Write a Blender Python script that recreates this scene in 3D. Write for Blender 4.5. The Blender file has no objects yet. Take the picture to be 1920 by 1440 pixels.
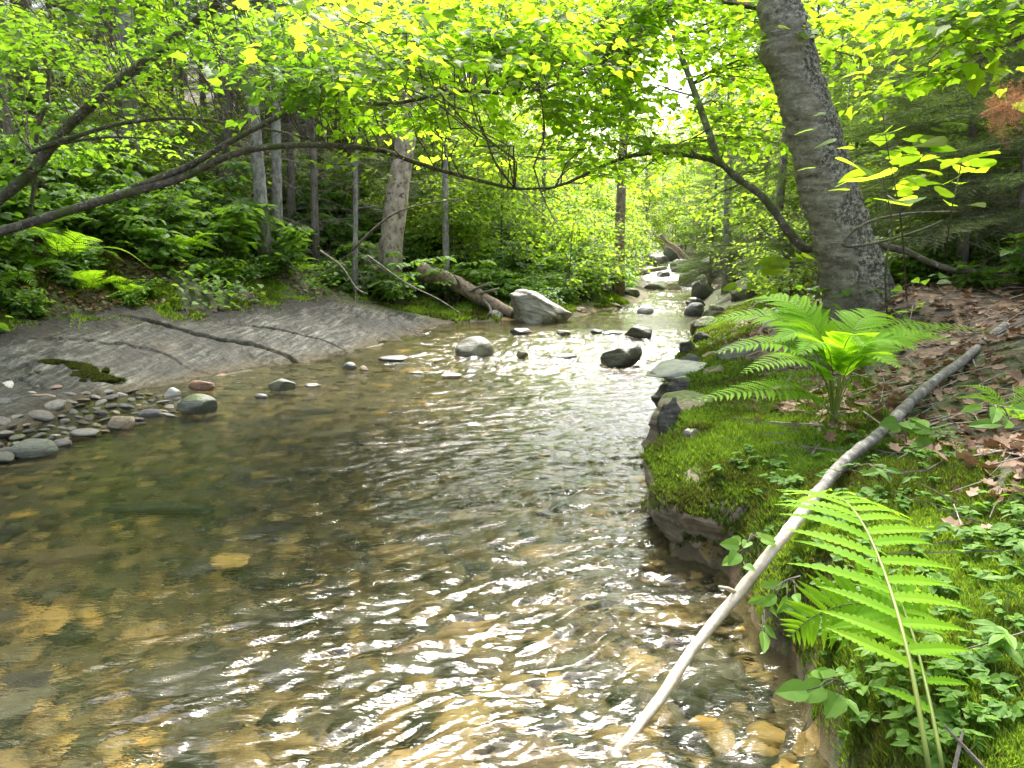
import bpy, bmesh, math, random
import numpy as np
from math import radians as R, sin, cos, pi
from mathutils import Vector

S = bpy.context.scene
COL = S.collection
rng = np.random.default_rng(7)
random.seed(7)

# ------------------------------------------------------------------ camera, sky, sun, exposure
CAM_H, PITCH, FPX = 1.25, R(9.5), 1423.0
cam = bpy.data.cameras.new('camera'); cam_o = bpy.data.objects.new('camera', cam); COL.objects.link(cam_o)
cam_o.location = (0, 0, CAM_H); cam_o.rotation_euler = (R(90) - PITCH, 0, 0)
cam.sensor_width = 36; cam.lens = 36 * FPX / 1920; cam.clip_start = 0.05; cam.clip_end = 600
S.camera = cam_o

SUN_EL, SUN_AZ = R(58), R(6)          # azimuth from +Y towards +X
wd = bpy.data.worlds.new('World'); S.world = wd; wd.use_nodes = True
nt = wd.node_tree
bg = nt.nodes['Background']
sky = nt.nodes.new('ShaderNodeTexSky'); sky.sky_type = 'NISHITA'; sky.sun_disc = False
sky.sun_elevation = SUN_EL; sky.sun_rotation = SUN_AZ
sky.air_density = 1.0; sky.dust_density = 6.0; sky.ozone_density = 0.6
hs = nt.nodes.new('ShaderNodeHueSaturation'); hs.inputs['Saturation'].default_value = 0.6
nt.links.new(sky.outputs[0], hs.inputs['Color']); nt.links.new(hs.outputs[0], bg.inputs['Color'])
bg.inputs['Strength'].default_value = 0.15
sl = bpy.data.lights.new('sun', 'SUN'); so = bpy.data.objects.new('sun', sl); COL.objects.link(so)
sl.energy = 2.0; sl.angle = R(20); sl.color = (1.0, 0.975, 0.94)
sd = Vector((sin(SUN_AZ) * cos(SUN_EL), cos(SUN_AZ) * cos(SUN_EL), sin(SUN_EL)))
so.rotation_euler = sd.to_track_quat('Z', 'Y').to_euler(); so.location = sd * 50
S.view_settings.view_transform = 'Standard'; S.view_settings.look = 'None'
S.view_settings.gamma = 1.0; S.view_settings.exposure = 2.42
S.render.engine = 'CYCLES'
cy = S.cycles
cy.use_denoising = True; cy.max_bounces = 10; cy.diffuse_bounces = 4; cy.glossy_bounces = 3
cy.transmission_bounces = 8; cy.transparent_max_bounces = 8; cy.sample_clamp_indirect = 6.0
cy.use_adaptive_sampling = True; cy.adaptive_threshold = 0.02

# ------------------------------------------------------------------ numpy helpers
_perm = rng.random((64, 64, 64)).astype(np.float32)
def vnoise(p):
    p = np.asarray(p, dtype=np.float64); i = np.floor(p).astype(np.int64); f = p - i
    f = f * f * (3 - 2 * f); i &= 63; j = (i + 1) & 63
    x0, y0, z0 = i[..., 0], i[..., 1], i[..., 2]; x1, y1, z1 = j[..., 0], j[..., 1], j[..., 2]
    fx, fy, fz = f[..., 0], f[..., 1], f[..., 2]; P = _perm
    a = P[x0, y0, z0] * (1 - fx) + P[x1, y0, z0] * fx; b = P[x0, y1, z0] * (1 - fx) + P[x1, y1, z0] * fx
    c = P[x0, y0, z1] * (1 - fx) + P[x1, y0, z1] * fx; d = P[x0, y1, z1] * (1 - fx) + P[x1, y1, z1] * fx
    return ((a * (1 - fy) + b * fy) * (1 - fz) + (c * (1 - fy) + d * fy) * fz) * 2 - 1
def fbm(p, octv=4, gain=0.5):
    p = np.asarray(p, dtype=np.float64); s = 0; a = 1
    for k in range(octv):
        s = s + a * vnoise(p * (2.03 ** k) + 17.3 * k); a *= gain
    return s
def n2(x, y, sc, octv=3, seed=0.0):
    x = np.asarray(x, float); y = np.asarray(y, float)
    return fbm(np.stack([x * sc, y * sc, np.full_like(x, seed)], -1), octv)
def norm(v):
    v = np.asarray(v, float); return v / np.maximum(np.linalg.norm(v, axis=-1, keepdims=True), 1e-9)
def sstep(a, b, x):
    t = np.clip((x - a) / (b - a), 0, 1); return t * t * (3 - 2 * t)
def cr(pts, n):
    """Catmull-Rom through control points, resampled to n points"""
    P = np.asarray(pts, float); m = len(P)
    Q = np.vstack([2 * P[0] - P[1], P, 2 * P[-1] - P[-2]])
    t = np.linspace(0, m - 1 - 1e-9, n); i = t.astype(int); f = (t - i)[:, None]
    a, b, c, d = Q[i], Q[i + 1], Q[i + 2], Q[i + 3]
    return 0.5 * (2 * b + (c - a) * f + (2 * a - 5 * b + 4 * c - d) * f ** 2 + (3 * b - 3 * c + d - a) * f ** 3)

class Geo:
    def __init__(s): s.V = []; s.F = []; s.A = []; s.n = 0
    def add(s, V, Fs, rnd=0.5):
        V = np.asarray(V, float).reshape(-1, 3)
        for F in Fs:
            F = np.asarray(F)
            if len(F): s.F.append(F + s.n)
        s.V.append(V); s.A.append(np.broadcast_to(np.asarray(rnd, float), (len(V),))); s.n += len(V)
    def addg(s, g, M=None, t=None, sc=1.0):
        V, Fs, A = g
        V = V * sc
        if M is not None: V = V @ np.asarray(M).T
        if t is not None: V = V + t
        s.add(V, Fs, A)
    def pack(s):
        return np.vstack(s.V), list(s.F), np.concatenate(s.A)
    def build(s, name, mat, parent=None, smooth=False, attrs=None):
        me = bpy.data.meshes.new(name)
        if s.n:
            V = np.vstack(s.V).astype(np.float32); A = np.concatenate(s.A).astype(np.float32)
            loops = np.concatenate([F.ravel() for F in s.F]).astype(np.int32)
            tot = np.concatenate([np.full(len(F), F.shape[1]) for F in s.F]).astype(np.int32)
            st = np.concatenate([[0], np.cumsum(tot)[:-1]]).astype(np.int32)
            me.vertices.add(len(V)); me.vertices.foreach_set('co', V.ravel())
            me.loops.add(len(loops)); me.loops.foreach_set('vertex_index', loops)
            me.polygons.add(len(tot)); me.polygons.foreach_set('loop_start', st); me.polygons.foreach_set('loop_total', tot)
            me.polygons.foreach_set('use_smooth', np.full(len(tot), smooth))
            me.update(calc_edges=True)
            at = me.attributes.new('rnd', 'FLOAT', 'POINT'); at.data.foreach_set('value', A)
            for k, v in (attrs or {}).items():
                at = me.attributes.new(k, 'FLOAT', 'POINT'); at.data.foreach_set('value', np.asarray(v, np.float32))
        me.materials.append(mat)
        o = bpy.data.objects.new(name, me); COL.objects.link(o)
        if parent is not None: o.parent = parent
        return o

def tube(path, rad, k=8, bump=0.0, seed=0.0, cap=True):
    P = np.asarray(path, float); n = len(P); r = np.broadcast_to(np.asarray(rad, float), (n,))
    T = norm(np.gradient(P, axis=0))
    up = np.array([0.31, 0.95, 0.05]) if abs(T[0][1]) < 0.9 else np.array([1.0, 0, 0.1])
    N = np.zeros_like(P); a = up - T[0] * (up @ T[0]); N[0] = a / np.linalg.norm(a)
    for i in range(1, n):
        a = N[i - 1] - T[i] * (N[i - 1] @ T[i]); N[i] = a / max(np.linalg.norm(a), 1e-9)
    B = np.cross(T, N); th = np.linspace(0, 2 * pi, k, endpoint=False)
    D = N[:, None] * np.cos(th)[None, :, None] + B[:, None] * np.sin(th)[None, :, None]
    rr = np.repeat(r[:, None], k, 1)
    if bump:
        q = (P[:, None] + D * r[:, None, None]) * 9.0 / max(float(np.mean(r)) * 12, 0.25) + seed
        rr = rr * (1 + bump * fbm(q, 3))
    V = P[:, None] + D * rr[..., None]
    i = np.arange(n - 1)[:, None] * k; j = np.arange(k)[None]; j2 = (j + 1) % k
    F = np.stack([i + j, i + j2, i + k + j2, i + k + j], -1).reshape(-1, 4)
    Fs = [F]; V = V.reshape(-1, 3)
    if cap:
        V = np.vstack([V, P[0], P[-1]]); c0, c1 = n * k, n * k + 1
        j = np.arange(k); jj = (j + 1) % k
        Fs += [np.stack([np.full(k, c0), jj, j], 1), np.stack([np.full(k, c1), (n - 1) * k + j, (n - 1) * k + jj], 1)]
    return V, Fs

def ribbons(P0, P1, w, rndv, g, side=None, mid=None):
    """thin 3-sided straight twigs P0->P1 (N,3), base width w (N,)"""
    N = len(P0); d = norm(P1 - P0); ref = np.where(np.abs(d[:, 2:3]) > 0.9, np.array([[1.0, 0, 0]]), np.array([[0, 0, 1.0]]))
    a = norm(np.cross(d, ref)); b = np.cross(d, a); w = np.broadcast_to(w, (N,))[:, None]
    V = np.stack([P0 + a * w, P0 - a * w * .5 + b * w * .86, P0 - a * w * .5 - b * w * .86,
                  P1 + a * w * .5, P1 - a * w * .25 + b * w * .43, P1 - a * w * .25 - b * w * .43], 1)
    o = np.arange(N)[:, None] * 6
    F = np.concatenate([o + np.array([[0, 1, 4, 3]]), o + np.array([[1, 2, 5, 4]]), o + np.array([[2, 0, 3, 5]])])
    g.add(V.reshape(-1, 3), [F], np.repeat(np.broadcast_to(rndv, (N,)), 6))

# leaf templates: (verts, faces by size)
def _fold(half, fold=0.12, droop=0.15):
    h = np.array(half); n = len(h)
    L = np.stack([-h[1:-1, 0], h[1:-1, 1]], 1)
    xy = np.vstack([h, L]); z = fold * np.abs(xy[:, 0]) - droop * xy[:, 1] ** 2
    V = np.column_stack([xy, z])
    Ridx = list(range(n)); Lidx = [n - 1] + list(range(2 * n - 3, n - 1, -1)) + [0]
    return V, Ridx, Lidx
def tri_fan(idx, c): return [[c, idx[i], idx[i + 1]] for i in range(len(idx) - 1)]
def make_leaf(half, fold, droop, spine):
    V, a, b = _fold(half, fold, droop)
    V = np.vstack([V, [0, spine, -droop * spine ** 2]]); c = len(V) - 1
    return V, np.array(tri_fan(a, c) + tri_fan(b, c))
L_MAPLE = make_leaf([(0, 0), (.2, -.07), (.42, .03), (.44, .2), (.56, .52), (.44, .56), (.36, .58), (.27, .74), (.16, .84), (.07, .95), (0, 1.05)], .20, .26, .35)
L_OVAL = make_leaf([(0, 0), (.2, -.03), (.36, .12), (.4, .38), (.3, .7), (.12, .92), (0, 1.05)], .16, .22, .5)
L_LANCE = make_leaf([(0, 0), (.10, .12), (.2, .4), (.14, .75), (0, 1)], .2, .25, .45)
L_HEART = make_leaf([(0, 0), (.22, -.1), (.48, .05), (.52, .35), (.38, .65), (.15, .9), (0, 1.03)], .12, .15, .4)
L_LITTER = make_leaf([(0, 0), (.2, .1), (.42, .3), (.24, .45), (.36, .7), (.12, .8), (0, 1)], .35, -.3, .45)
L_FAR = (np.array([[0, 0, 0], [.36, .45, .08], [0, 1, -.12], [-.36, .45, .08]]), np.array([[0, 1, 2], [0, 2, 3]]))
def leaves(g, T, pos, d, nrm, size, rnd):
    tv, tf = T; N = len(pos)
    d = norm(d); nrm = np.asarray(nrm, float); s = norm(np.cross(d, nrm)); n = np.cross(s, d)
    size = np.broadcast_to(size, (N,))[:, None, None]
    V = pos[:, None] + size * (tv[None, :, 0:1] * s[:, None] + tv[None, :, 1:2] * d[:, None] + tv[None, :, 2:3] * n[:, None])
    F = (np.arange(N)[:, None, None] * len(tv) + tf[None]).reshape(-1, 3)
    g.add(V.reshape(-1, 3), [F], np.repeat(np.broadcast_to(rnd, (N,)), len(tv)))
def jit_up(N, r, j=0.4):
    v = r.normal(0, j, (N, 3)); v[:, 2] = 1; return norm(v)

# ------------------------------------------------------------------ pixels of the 1920x1440 photograph to places
def ray(px, py):
    u, v = (px - 960) / FPX, (720 - py) / FPX
    return np.array([u, cos(PITCH) + v * sin(PITCH), -sin(PITCH) + v * cos(PITCH)])
def W(px, py, Y):
    d = ray(px, py); return np.array([0, 0, CAM_H]) + d * (Y / d[1])
def G(px, py, z=0.0):
    d = ray(px, py); return np.array([0, 0, CAM_H]) + d * ((z - CAM_H) / d[2])

# ------------------------------------------------------------------ terrain functions
LE = np.array([(-4.6, -30), (-4.2, -6), (-3.5, 0), (-3.1, 2.5), (-3.25, 4.5), (-3.6, 5.6), (-3.75, 6.6), (-3.3, 7.7), (-2.75, 8.8), (-2.15, 9.9), (-1.7, 12.0), (-1.15, 14.2),
               (0.1, 14.9), (1.3, 15.6), (2.1, 17.2), (3.2, 19.3), (3.9, 22), (4.6, 26), (5.2, 30), (5.5, 34), (6, 40), (12, 90)])
RE = np.array([(0.9, -30), (.75, -6), (.62, 0), (.66, 1.2), (.80, 1.7), (.90, 2.2), (.93, 2.9), (.74, 3.05), (.72, 3.6), (.95, 4.4), (1.2, 5.2), (1.2, 5.9), (1.5, 7.0), (2.0, 8.8), (2.7, 11.3),
               (3.5, 14), (4.3, 17), (5.1, 20), (6.0, 23), (6.9, 26), (7.3, 30), (7.6, 34), (8, 40), (16, 90)])
def xl(y): return np.interp(y, LE[:, 1], LE[:, 0])
def xr(y): return np.interp(y, RE[:, 1], RE[:, 0])
def pdist(x, y, P):
    best = np.full(np.shape(x), 1e9)
    for a, b in zip(P[:-1], P[1:]):
        e = b - a; t = np.clip(((x - a[0]) * e[0] + (y - a[1]) * e[1]) / (e @ e), 0, 1)
        best = np.minimum(best, np.hypot(x - a[0] - t * e[0], y - a[1] - t * e[1]))
    return best
def wl(y):   # water level: flat pool, riffles, then the little cascade
    return np.interp(y, [0, 10, 14, 18, 21, 24, 28, 29.3, 30.3, 31.5, 33, 40, 90], [0, 0, .03, .06, .12, .2, .3, .42, .62, .78, .95, 1.4, 5])
def height(x, y):
    x = np.asarray(x, float); y = np.asarray(y, float)
    x = x + .11 * n2(x, y, 2.0, 3, 61.0) * sstep(.35, .6, x) * sstep(13, 9, y) * (1 - .8 * np.exp(-((y - 3.4) / .55) ** 2))
    a, b = xl(y), xr(y); w = wl(y)
    dl = np.where(x < a, pdist(x, y, LE), 0); dr = np.where(x > b, pdist(x, y, RE), 0)
    slab = np.interp(dl, [0, .3, .9, 1.6, 2.2, 2.5, 3.0, 3.6, 5, 9, 20, 60], [0, .07, .22, .40, .55, .68, 1.05, 1.45, 2.1, 4.0, 8.5, 24])
    bar = np.interp(dl, [0, .4, 1.0, 1.8, 2.4, 3, 3.6, 5, 9, 20, 60], [0, .05, .12, .35, .55, .85, 1.3, 2.1, 4.0, 8.5, 24])
    far = np.interp(dl, [0, .3, 1.2, 3, 6, 10, 20, 60], [0, .12, .28, .8, 2.0, 3.6, 7.5, 22])
    kb = sstep(7.4, 6.2, y); kf = sstep(13.5, 16, y)
    hl = slab * (1 - kb) + bar * kb; hl = hl * (1 - kf) + far * kf
    nearr = np.interp(dr, [0, .05, .14, .4, .8, 1.5, 3, 5, 10, 20, 60], [0, .20, .34, .42, .52, .70, 1.12, 1.8, 3.4, 6.5, 18])
    farr = np.interp(dr, [0, .15, .5, 1.5, 3, 6, 10, 20, 60], [0, .25, .45, .9, 1.5, 2.8, 4.4, 8, 21])
    kr = sstep(8, 14, y); hr = nearr * (1 - kr) + farr * kr
    mid = np.minimum(x - a, b - x); depth = np.interp(mid, [0, .05, .15, .6, 1.6, 3], [0, .05, .08, .17, .27, .30])
    depth = depth * np.interp(y, [0, 7, 9, 11, 15, 40], [1, 1, .6, .55, .6, .5])
    inside = (x >= a) & (x <= b)
    rim = n2(x, y, 2.2, 3, 14.0) * .13 * sstep(2.1, 2.5, dl) * sstep(4.2, 3.2, dl) * (1 - kf)
    nz = rim + n2(x, y, 1.3, 4, 3.0) * np.where(inside, .035, 0) + np.where(inside, 0, n2(x, y, .9, 4, 8.0) * .09 * sstep(.15, 1.0, np.maximum(dl * sstep(2.0, 3.2, dl + kf * 3), dr)))
    mound = .22 * np.exp(-(((x - 2.85) / .75) ** 2 + ((y - 6.2) / .8) ** 2))
    big = mound + n2(x, y, .12, 2, 5.0) * .9 * sstep(4, 12, np.maximum(dl, dr))
    return w + np.where(inside, -depth, 0) + hl + hr + nz + big
def hit(px, py, y0=.9, y1=60):
    d = ray(px, py); ts = np.geomspace(y0, y1, 1500) / d[1]
    p = np.array([0, 0, CAM_H]) + ts[:, None] * d
    h = np.maximum(height(p[:, 0], p[:, 1]), wl(p[:, 1]))
    k = np.nonzero(p[:, 2] < h)[0]
    return p[k[0]] if len(k) else p[-1]
def gz(x, y): return float(height(np.array([x]), np.array([y]))[0])

# ------------------------------------------------------------------ naming
def tag(o, label, cat, group=None, kind=None):
    if label: o['label'] = label
    if cat: o['category'] = cat
    if group: o['group'] = group
    if kind: o['kind'] = kind
    return o
def thing(name, label, cat, loc=(0, 0, 0), group=None, rot=(0, 0, 0), sc=1.0):
    o = bpy.data.objects.new(name, None); COL.objects.link(o); o.empty_display_size = .1
    o.location = loc; o.rotation_euler = rot; o.scale = (sc, sc, sc) if np.isscalar(sc) else sc
    return tag(o, label, cat, group)
def dup(root, loc, rot=(0, 0, 0), sc=1.0, label=None, group=None):
    r = root.copy(); COL.objects.link(r); r.location = loc; r.rotation_euler = rot; r.scale = (sc, sc, sc) if np.isscalar(sc) else sc
    if label: r['label'] = label
    if group: r['group'] = group
    for ch in list(root.children):
        c = ch.copy(); COL.objects.link(c); c.parent = r
        for gch in list(ch.children):
            e = gch.copy(); COL.objects.link(e); e.parent = c
    return r

# ------------------------------------------------------------------ materials
def new_mat(name):
    m = bpy.data.materials.new(name); m.use_nodes = True; t = m.node_tree
    return m, t, t.nodes['Principled BSDF'], t.nodes['Material Output']
def N(t, typ, **kw):
    n = t.nodes.new(typ)
    for k, v in kw.items():
        if k in n.inputs: n.inputs[k].default_value = v
        else: setattr(n, k, v)
    return n
def ramp(t, stops, interp='LINEAR'):
    r = t.nodes.new('ShaderNodeValToRGB'); cr_ = r.color_ramp; cr_.interpolation = interp
    while len(cr_.elements) < len(stops): cr_.elements.new(0.5)
    for e, (p, c) in zip(cr_.elements, stops):
        e.position = p; e.color = (*c, 1) if len(c) == 3 else c
    return r
def mixc(t, fac, a, b, typ='MIX'):
    m = t.nodes.new('ShaderNodeMix'); m.data_type = 'RGBA'; m.blend_type = typ
    for s_, v in ((0, fac), (6, a), (7, b)):
        if hasattr(v, 'links'): t.links.new(v, m.inputs[s_])
        else: m.inputs[s_].default_value = v if not isinstance(v, tuple) else (*v, 1)
    return m.outputs[2]
def coords(t, scale=(1, 1, 1), kind='Object'):
    c = t.nodes.new('ShaderNodeTexCoord'); mp = t.nodes.new('ShaderNodeMapping'); mp.inputs['Scale'].default_value = scale
    t.links.new(c.outputs[kind], mp.inputs[0]); return mp.outputs[0]
def noise(t, vec, sc, det=4, rough=.55, out='Fac'):
    n = N(t, 'ShaderNodeTexNoise', Scale=sc, Detail=det, Roughness=rough); t.links.new(vec, n.inputs['Vector']); return n.outputs[out]
def bump(t, h, bsdf, strength=.5, dist=.02):
    b = N(t, 'ShaderNodeBump', Strength=strength, Distance=dist); t.links.new(h, b.inputs['Height']); t.links.new(b.outputs[0], bsdf.inputs['Normal']); return b
def math_(t, op, a, b=None, c=None, clamp=False):
    m = t.nodes.new('ShaderNodeMath'); m.operation = op; m.use_clamp = clamp
    for i, v in enumerate((a, b, c)):
        if v is None: continue
        if hasattr(v, 'links'): t.links.new(v, m.inputs[i])
        else: m.inputs[i].default_value = v
    return m.outputs[0]

def mat_leaf(name, cols, tcols, trans=.5, rough=.45, spec=.4, objvar=True):
    m, t, b, o = new_mat(name)
    a = t.nodes.new('ShaderNodeAttribute'); a.attribute_name = 'rnd'
    v = a.outputs['Fac']
    if objvar:
        oi = t.nodes.new('ShaderNodeObjectInfo')
        v = math_(t, 'ADD', math_(t, 'MULTIPLY', v, .72), math_(t, 'MULTIPLY', oi.outputs['Random'], .28))
    k = len(cols) - 1
    r1 = ramp(t, [(i / k, c) for i, c in enumerate(cols)]); t.links.new(v, r1.inputs[0])
    k = len(tcols) - 1
    r2 = ramp(t, [(i / k, c) for i, c in enumerate(tcols)]); t.links.new(v, r2.inputs[0])
    t.links.new(r1.outputs[0], b.inputs['Base Color']); b.inputs['Roughness'].default_value = rough
    b.inputs['Specular IOR Level'].default_value = spec
    tr = t.nodes.new('ShaderNodeBsdfTranslucent'); t.links.new(r2.outputs[0], tr.inputs[0])
    mx = t.nodes.new('ShaderNodeMixShader'); mx.inputs[0].default_value = trans
    t.links.new(b.outputs[0], mx.inputs[1]); t.links.new(tr.outputs[0], mx.inputs[2]); t.links.new(mx.outputs[0], o.inputs[0])
    return m
def mat_bark(name, dark, light, scale=14, stretch=.25, lichen=None, lamt=.5, moss=None, bstr=.6):
    m, t, b, o = new_mat(name)
    v = coords(t, (1, 1, stretch))
    n1 = noise(t, v, scale, 6, .65)
    r = ramp(t, [(.35, dark), (.62, light)]); t.links.new(n1, r.inputs[0]); c = r.outputs[0]
    if lichen:
        n2_ = noise(t, coords(t), scale * 1.3, 5, .7)
        rr = ramp(t, [(lamt, (0, 0, 0)), (lamt + .06, (1, 1, 1))]); t.links.new(n2_, rr.inputs[0])
        c = mixc(t, rr.outputs[0], c, lichen)
    if moss:
        n3 = noise(t, coords(t), 5, 4, .6); rr = ramp(t, [(.5, (0, 0, 0)), (.6, (1, 1, 1))]); t.links.new(n3, rr.inputs[0])
        c = mixc(t, rr.outputs[0], c, moss)
    t.links.new(c, b.inputs['Base Color']); b.inputs['Roughness'].default_value = .9
    bump(t, n1, b, bstr, .02)
    return m
# ------------------------------------------------------------------ ground (one sheet), with masks for bed, moss and litter
def mat_ground():
    m, t, b, o = new_mat('forest_ground')
    v = coords(t)
    # stream bed: cobbles of several sizes
    w = N(t, 'ShaderNodeTexNoise', Scale=3.0, Detail=3.0); t.links.new(v, w.inputs['Vector'])
    wv = t.nodes.new('ShaderNodeMix'); wv.data_type = 'VECTOR'; wv.inputs[0].default_value = .12
    t.links.new(v, wv.inputs[4]); t.links.new(w.outputs['Color'], wv.inputs[5])
    def vor(sc):
        x = N(t, 'ShaderNodeTexVoronoi', Scale=sc); t.links.new(wv.outputs[1], x.inputs['Vector']); return x
    v1, v2 = vor(4.6), vor(12.0)
    cob = [(0, (.012, .014, .005)), (.18, (.040, .034, .012)), (.34, (.095, .074, .026)), (.46, (.016, .019, .007)), (.60, (.13, .098, .034)), (.72, (.050, .040, .014)), (.86, (.17, .13, .05)), (.93, (.035, .033, .012)), (1, (.38, .25, .07))]
    s1 = t.nodes.new('ShaderNodeSeparateColor'); t.links.new(v1.outputs['Color'], s1.inputs[0])
    s2 = t.nodes.new('ShaderNodeSeparateColor'); t.links.new(v2.outputs['Color'], s2.inputs[0])
    r1 = ramp(t, cob); t.links.new(s1.outputs[0], r1.inputs[0])
    r2 = ramp(t, cob); t.links.new(s2.outputs[0], r2.inputs[0])
    pick = ramp(t, [(.42, (0, 0, 0)), (.5, (1, 1, 1))]); t.links.new(noise(t, v, 1.6, 3), pick.inputs[0])
    bed = mixc(t, pick.outputs[0], r1.outputs[0], r2.outputs[0])
    alg = ramp(t, [(.46, (0, 0, 0)), (.62, (1, 1, 1))]); t.links.new(noise(t, v, .85, 4), alg.inputs[0])
    bed = mixc(t, math_(t, 'MULTIPLY', alg.outputs[0], .7), bed, (.020, .026, .008))
    fine = noise(t, v, 40, 4, .7); bed = mixc(t, .35, bed, mixc(t, fine, (.014, .013, .006), (.14, .11, .045)))
    # leaf litter and soil
    v3 = N(t, 'ShaderNodeTexVoronoi', Scale=26.0); t.links.new(wv.outputs[1], v3.inputs['Vector'])
    s3 = t.nodes.new('ShaderNodeSeparateColor'); t.links.new(v3.outputs['Color'], s3.inputs[0])
    r3 = ramp(t, [(0, (.018, .011, .006)), (.35, (.05, .029, .016)), (.65, (.10, .06, .036)), (1, (.18, .11, .07))]); t.links.new(s3.outputs[0], r3.inputs[0])
    soil = mixc(t, ramp_of(t, noise(t, v, 2.3, 4), .45, .6), r3.outputs[0], (.022, .016, .009))
    # moss
    mr = ramp(t, [(.36, (.022, .018, .008)), (.46, (.030, .036, .009)), (.56, (.060, .085, .012)), (.68, (.12, .15, .02))]); t.links.new(noise(t, v, 16, 7, .75), mr.inputs[0])
    am = t.nodes.new('ShaderNodeAttribute'); am.attribute_name = 'moss'
    ab = t.nodes.new('ShaderNodeAttribute'); ab.attribute_name = 'bed'
    mf = math_(t, 'ADD', am.outputs['Fac'], math_(t, 'MULTIPLY', math_(t, 'SUBTRACT', noise(t, v, 14, 4), .5), .9))
    mfr = ramp_of(t, mf, .42, .58)
    c = mixc(t, mfr, soil, mr.outputs[0]); c = mixc(t, ab.outputs['Fac'], c, bed)
    t.links.new(c, b.inputs['Base Color']); b.inputs['Roughness'].default_value = .85
    hgt = math_(t, 'ADD', math_(t, 'MULTIPLY', v1.outputs['Distance'], -.5), math_(t, 'MULTIPLY', fine, .3))
    bump(t, hgt, b, .6, .04)
    return m
def ramp_of(t, x, a, b_):
    r = ramp(t, [(a, (0, 0, 0)), (b_, (1, 1, 1))]); t.links.new(x, r.inputs[0]); return r.outputs[0]
def graded(a, b, fine, fa, fb, grow):
    """coordinates: spacing fine inside [fa, fb], growing outside, from a to b"""
    out = list(np.arange(fa, fb, fine)); d = fine; x = fa
    lo = []
    while x > a: d *= grow; x -= d; lo.append(x)
    d = fine; x = out[-1]
    while x < b: d *= grow; x += d; out.append(x)
    return np.array(lo[::-1] + out)
def in_slab(x, y):
    dl = np.where(x < xl(y), pdist(x, y, LE), 0)
    return dl
xs = graded(-75, 75, .04, -5.2, 3.2, 1.07); ys = graded(-30, 110, .045, .9, 9.5, 1.035)
X, Y = np.meshgrid(xs, ys); Z = height(X, Y)
A_, B_ = xl(Y), xr(Y)
DL = np.where(X < A_, pdist(X, Y, LE), 0); DR = np.where(X > B_, pdist(X, Y, RE), 0)
slabm = (DL > .02) & (DL < 2.35) & (Y > 4.0) & (Y < 14.2)
Z = np.where(slabm, Z - .07, Z)
def moss_mask(x, y, dl, dr):
    nn = n2(x, y, .9, 3, 21.0)
    mr_ = sstep(1.25, .25, dr + nn * .6) * (dr > 0) * sstep(30, 14, y) + (dr > 0) * sstep(.1, .5, n2(x, y, .5, 3, 33.0)) * .7 * sstep(3.5, 1, dr)
    ml_ = sstep(.55, .1, np.abs(dl - 2.6 + nn * .35)) * (dl > 0) * sstep(14.5, 13, y) + (dl > 0) * sstep(2.5, .3, dl) * sstep(13, 15, y) + .75 * (dl > 2.3) * sstep(.15, .5, n2(x, y, .6, 3, 41.0)) * sstep(6, 3.5, dl)
    far_ = .62 * sstep(4.5, 7, np.maximum(dl, dr)) * sstep(-.35, .1, n2(x, y, .8, 3, 55.0))
    return np.clip(mr_ + ml_ + far_, 0, 1)
MOSS = moss_mask(X, Y, DL, DR)
BED = ((X >= A_ - .02) & (X <= B_ + .02)).astype(float)
BED *= (Z < wl(Y) + .012); BED = np.maximum(BED, (DL > 0) * sstep(.5, .2, DL)); MOSS = np.where((X > A_ + 1) & (DR <= .02) & (Z >= wl(Y) + .012), .62, MOSS)
BED = np.maximum(BED, (DL > 0) * (DL < 1.7) * sstep(7.4, 6.6, Y))
ny, nx = X.shape
ii = np.arange(ny - 1)[:, None] * nx + np.arange(nx - 1)[None]
F = np.stack([ii, ii + 1, ii + nx + 1, ii + nx], -1).reshape(-1, 4)
g = Geo(); g.add(np.stack([X, Y, Z], -1), [F])
M_ground = mat_ground()
ground = g.build('ground', M_ground, smooth=True, attrs={'moss': MOSS.ravel(), 'bed': BED.ravel()})
tag(ground, None, None, kind='structure')

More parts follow.
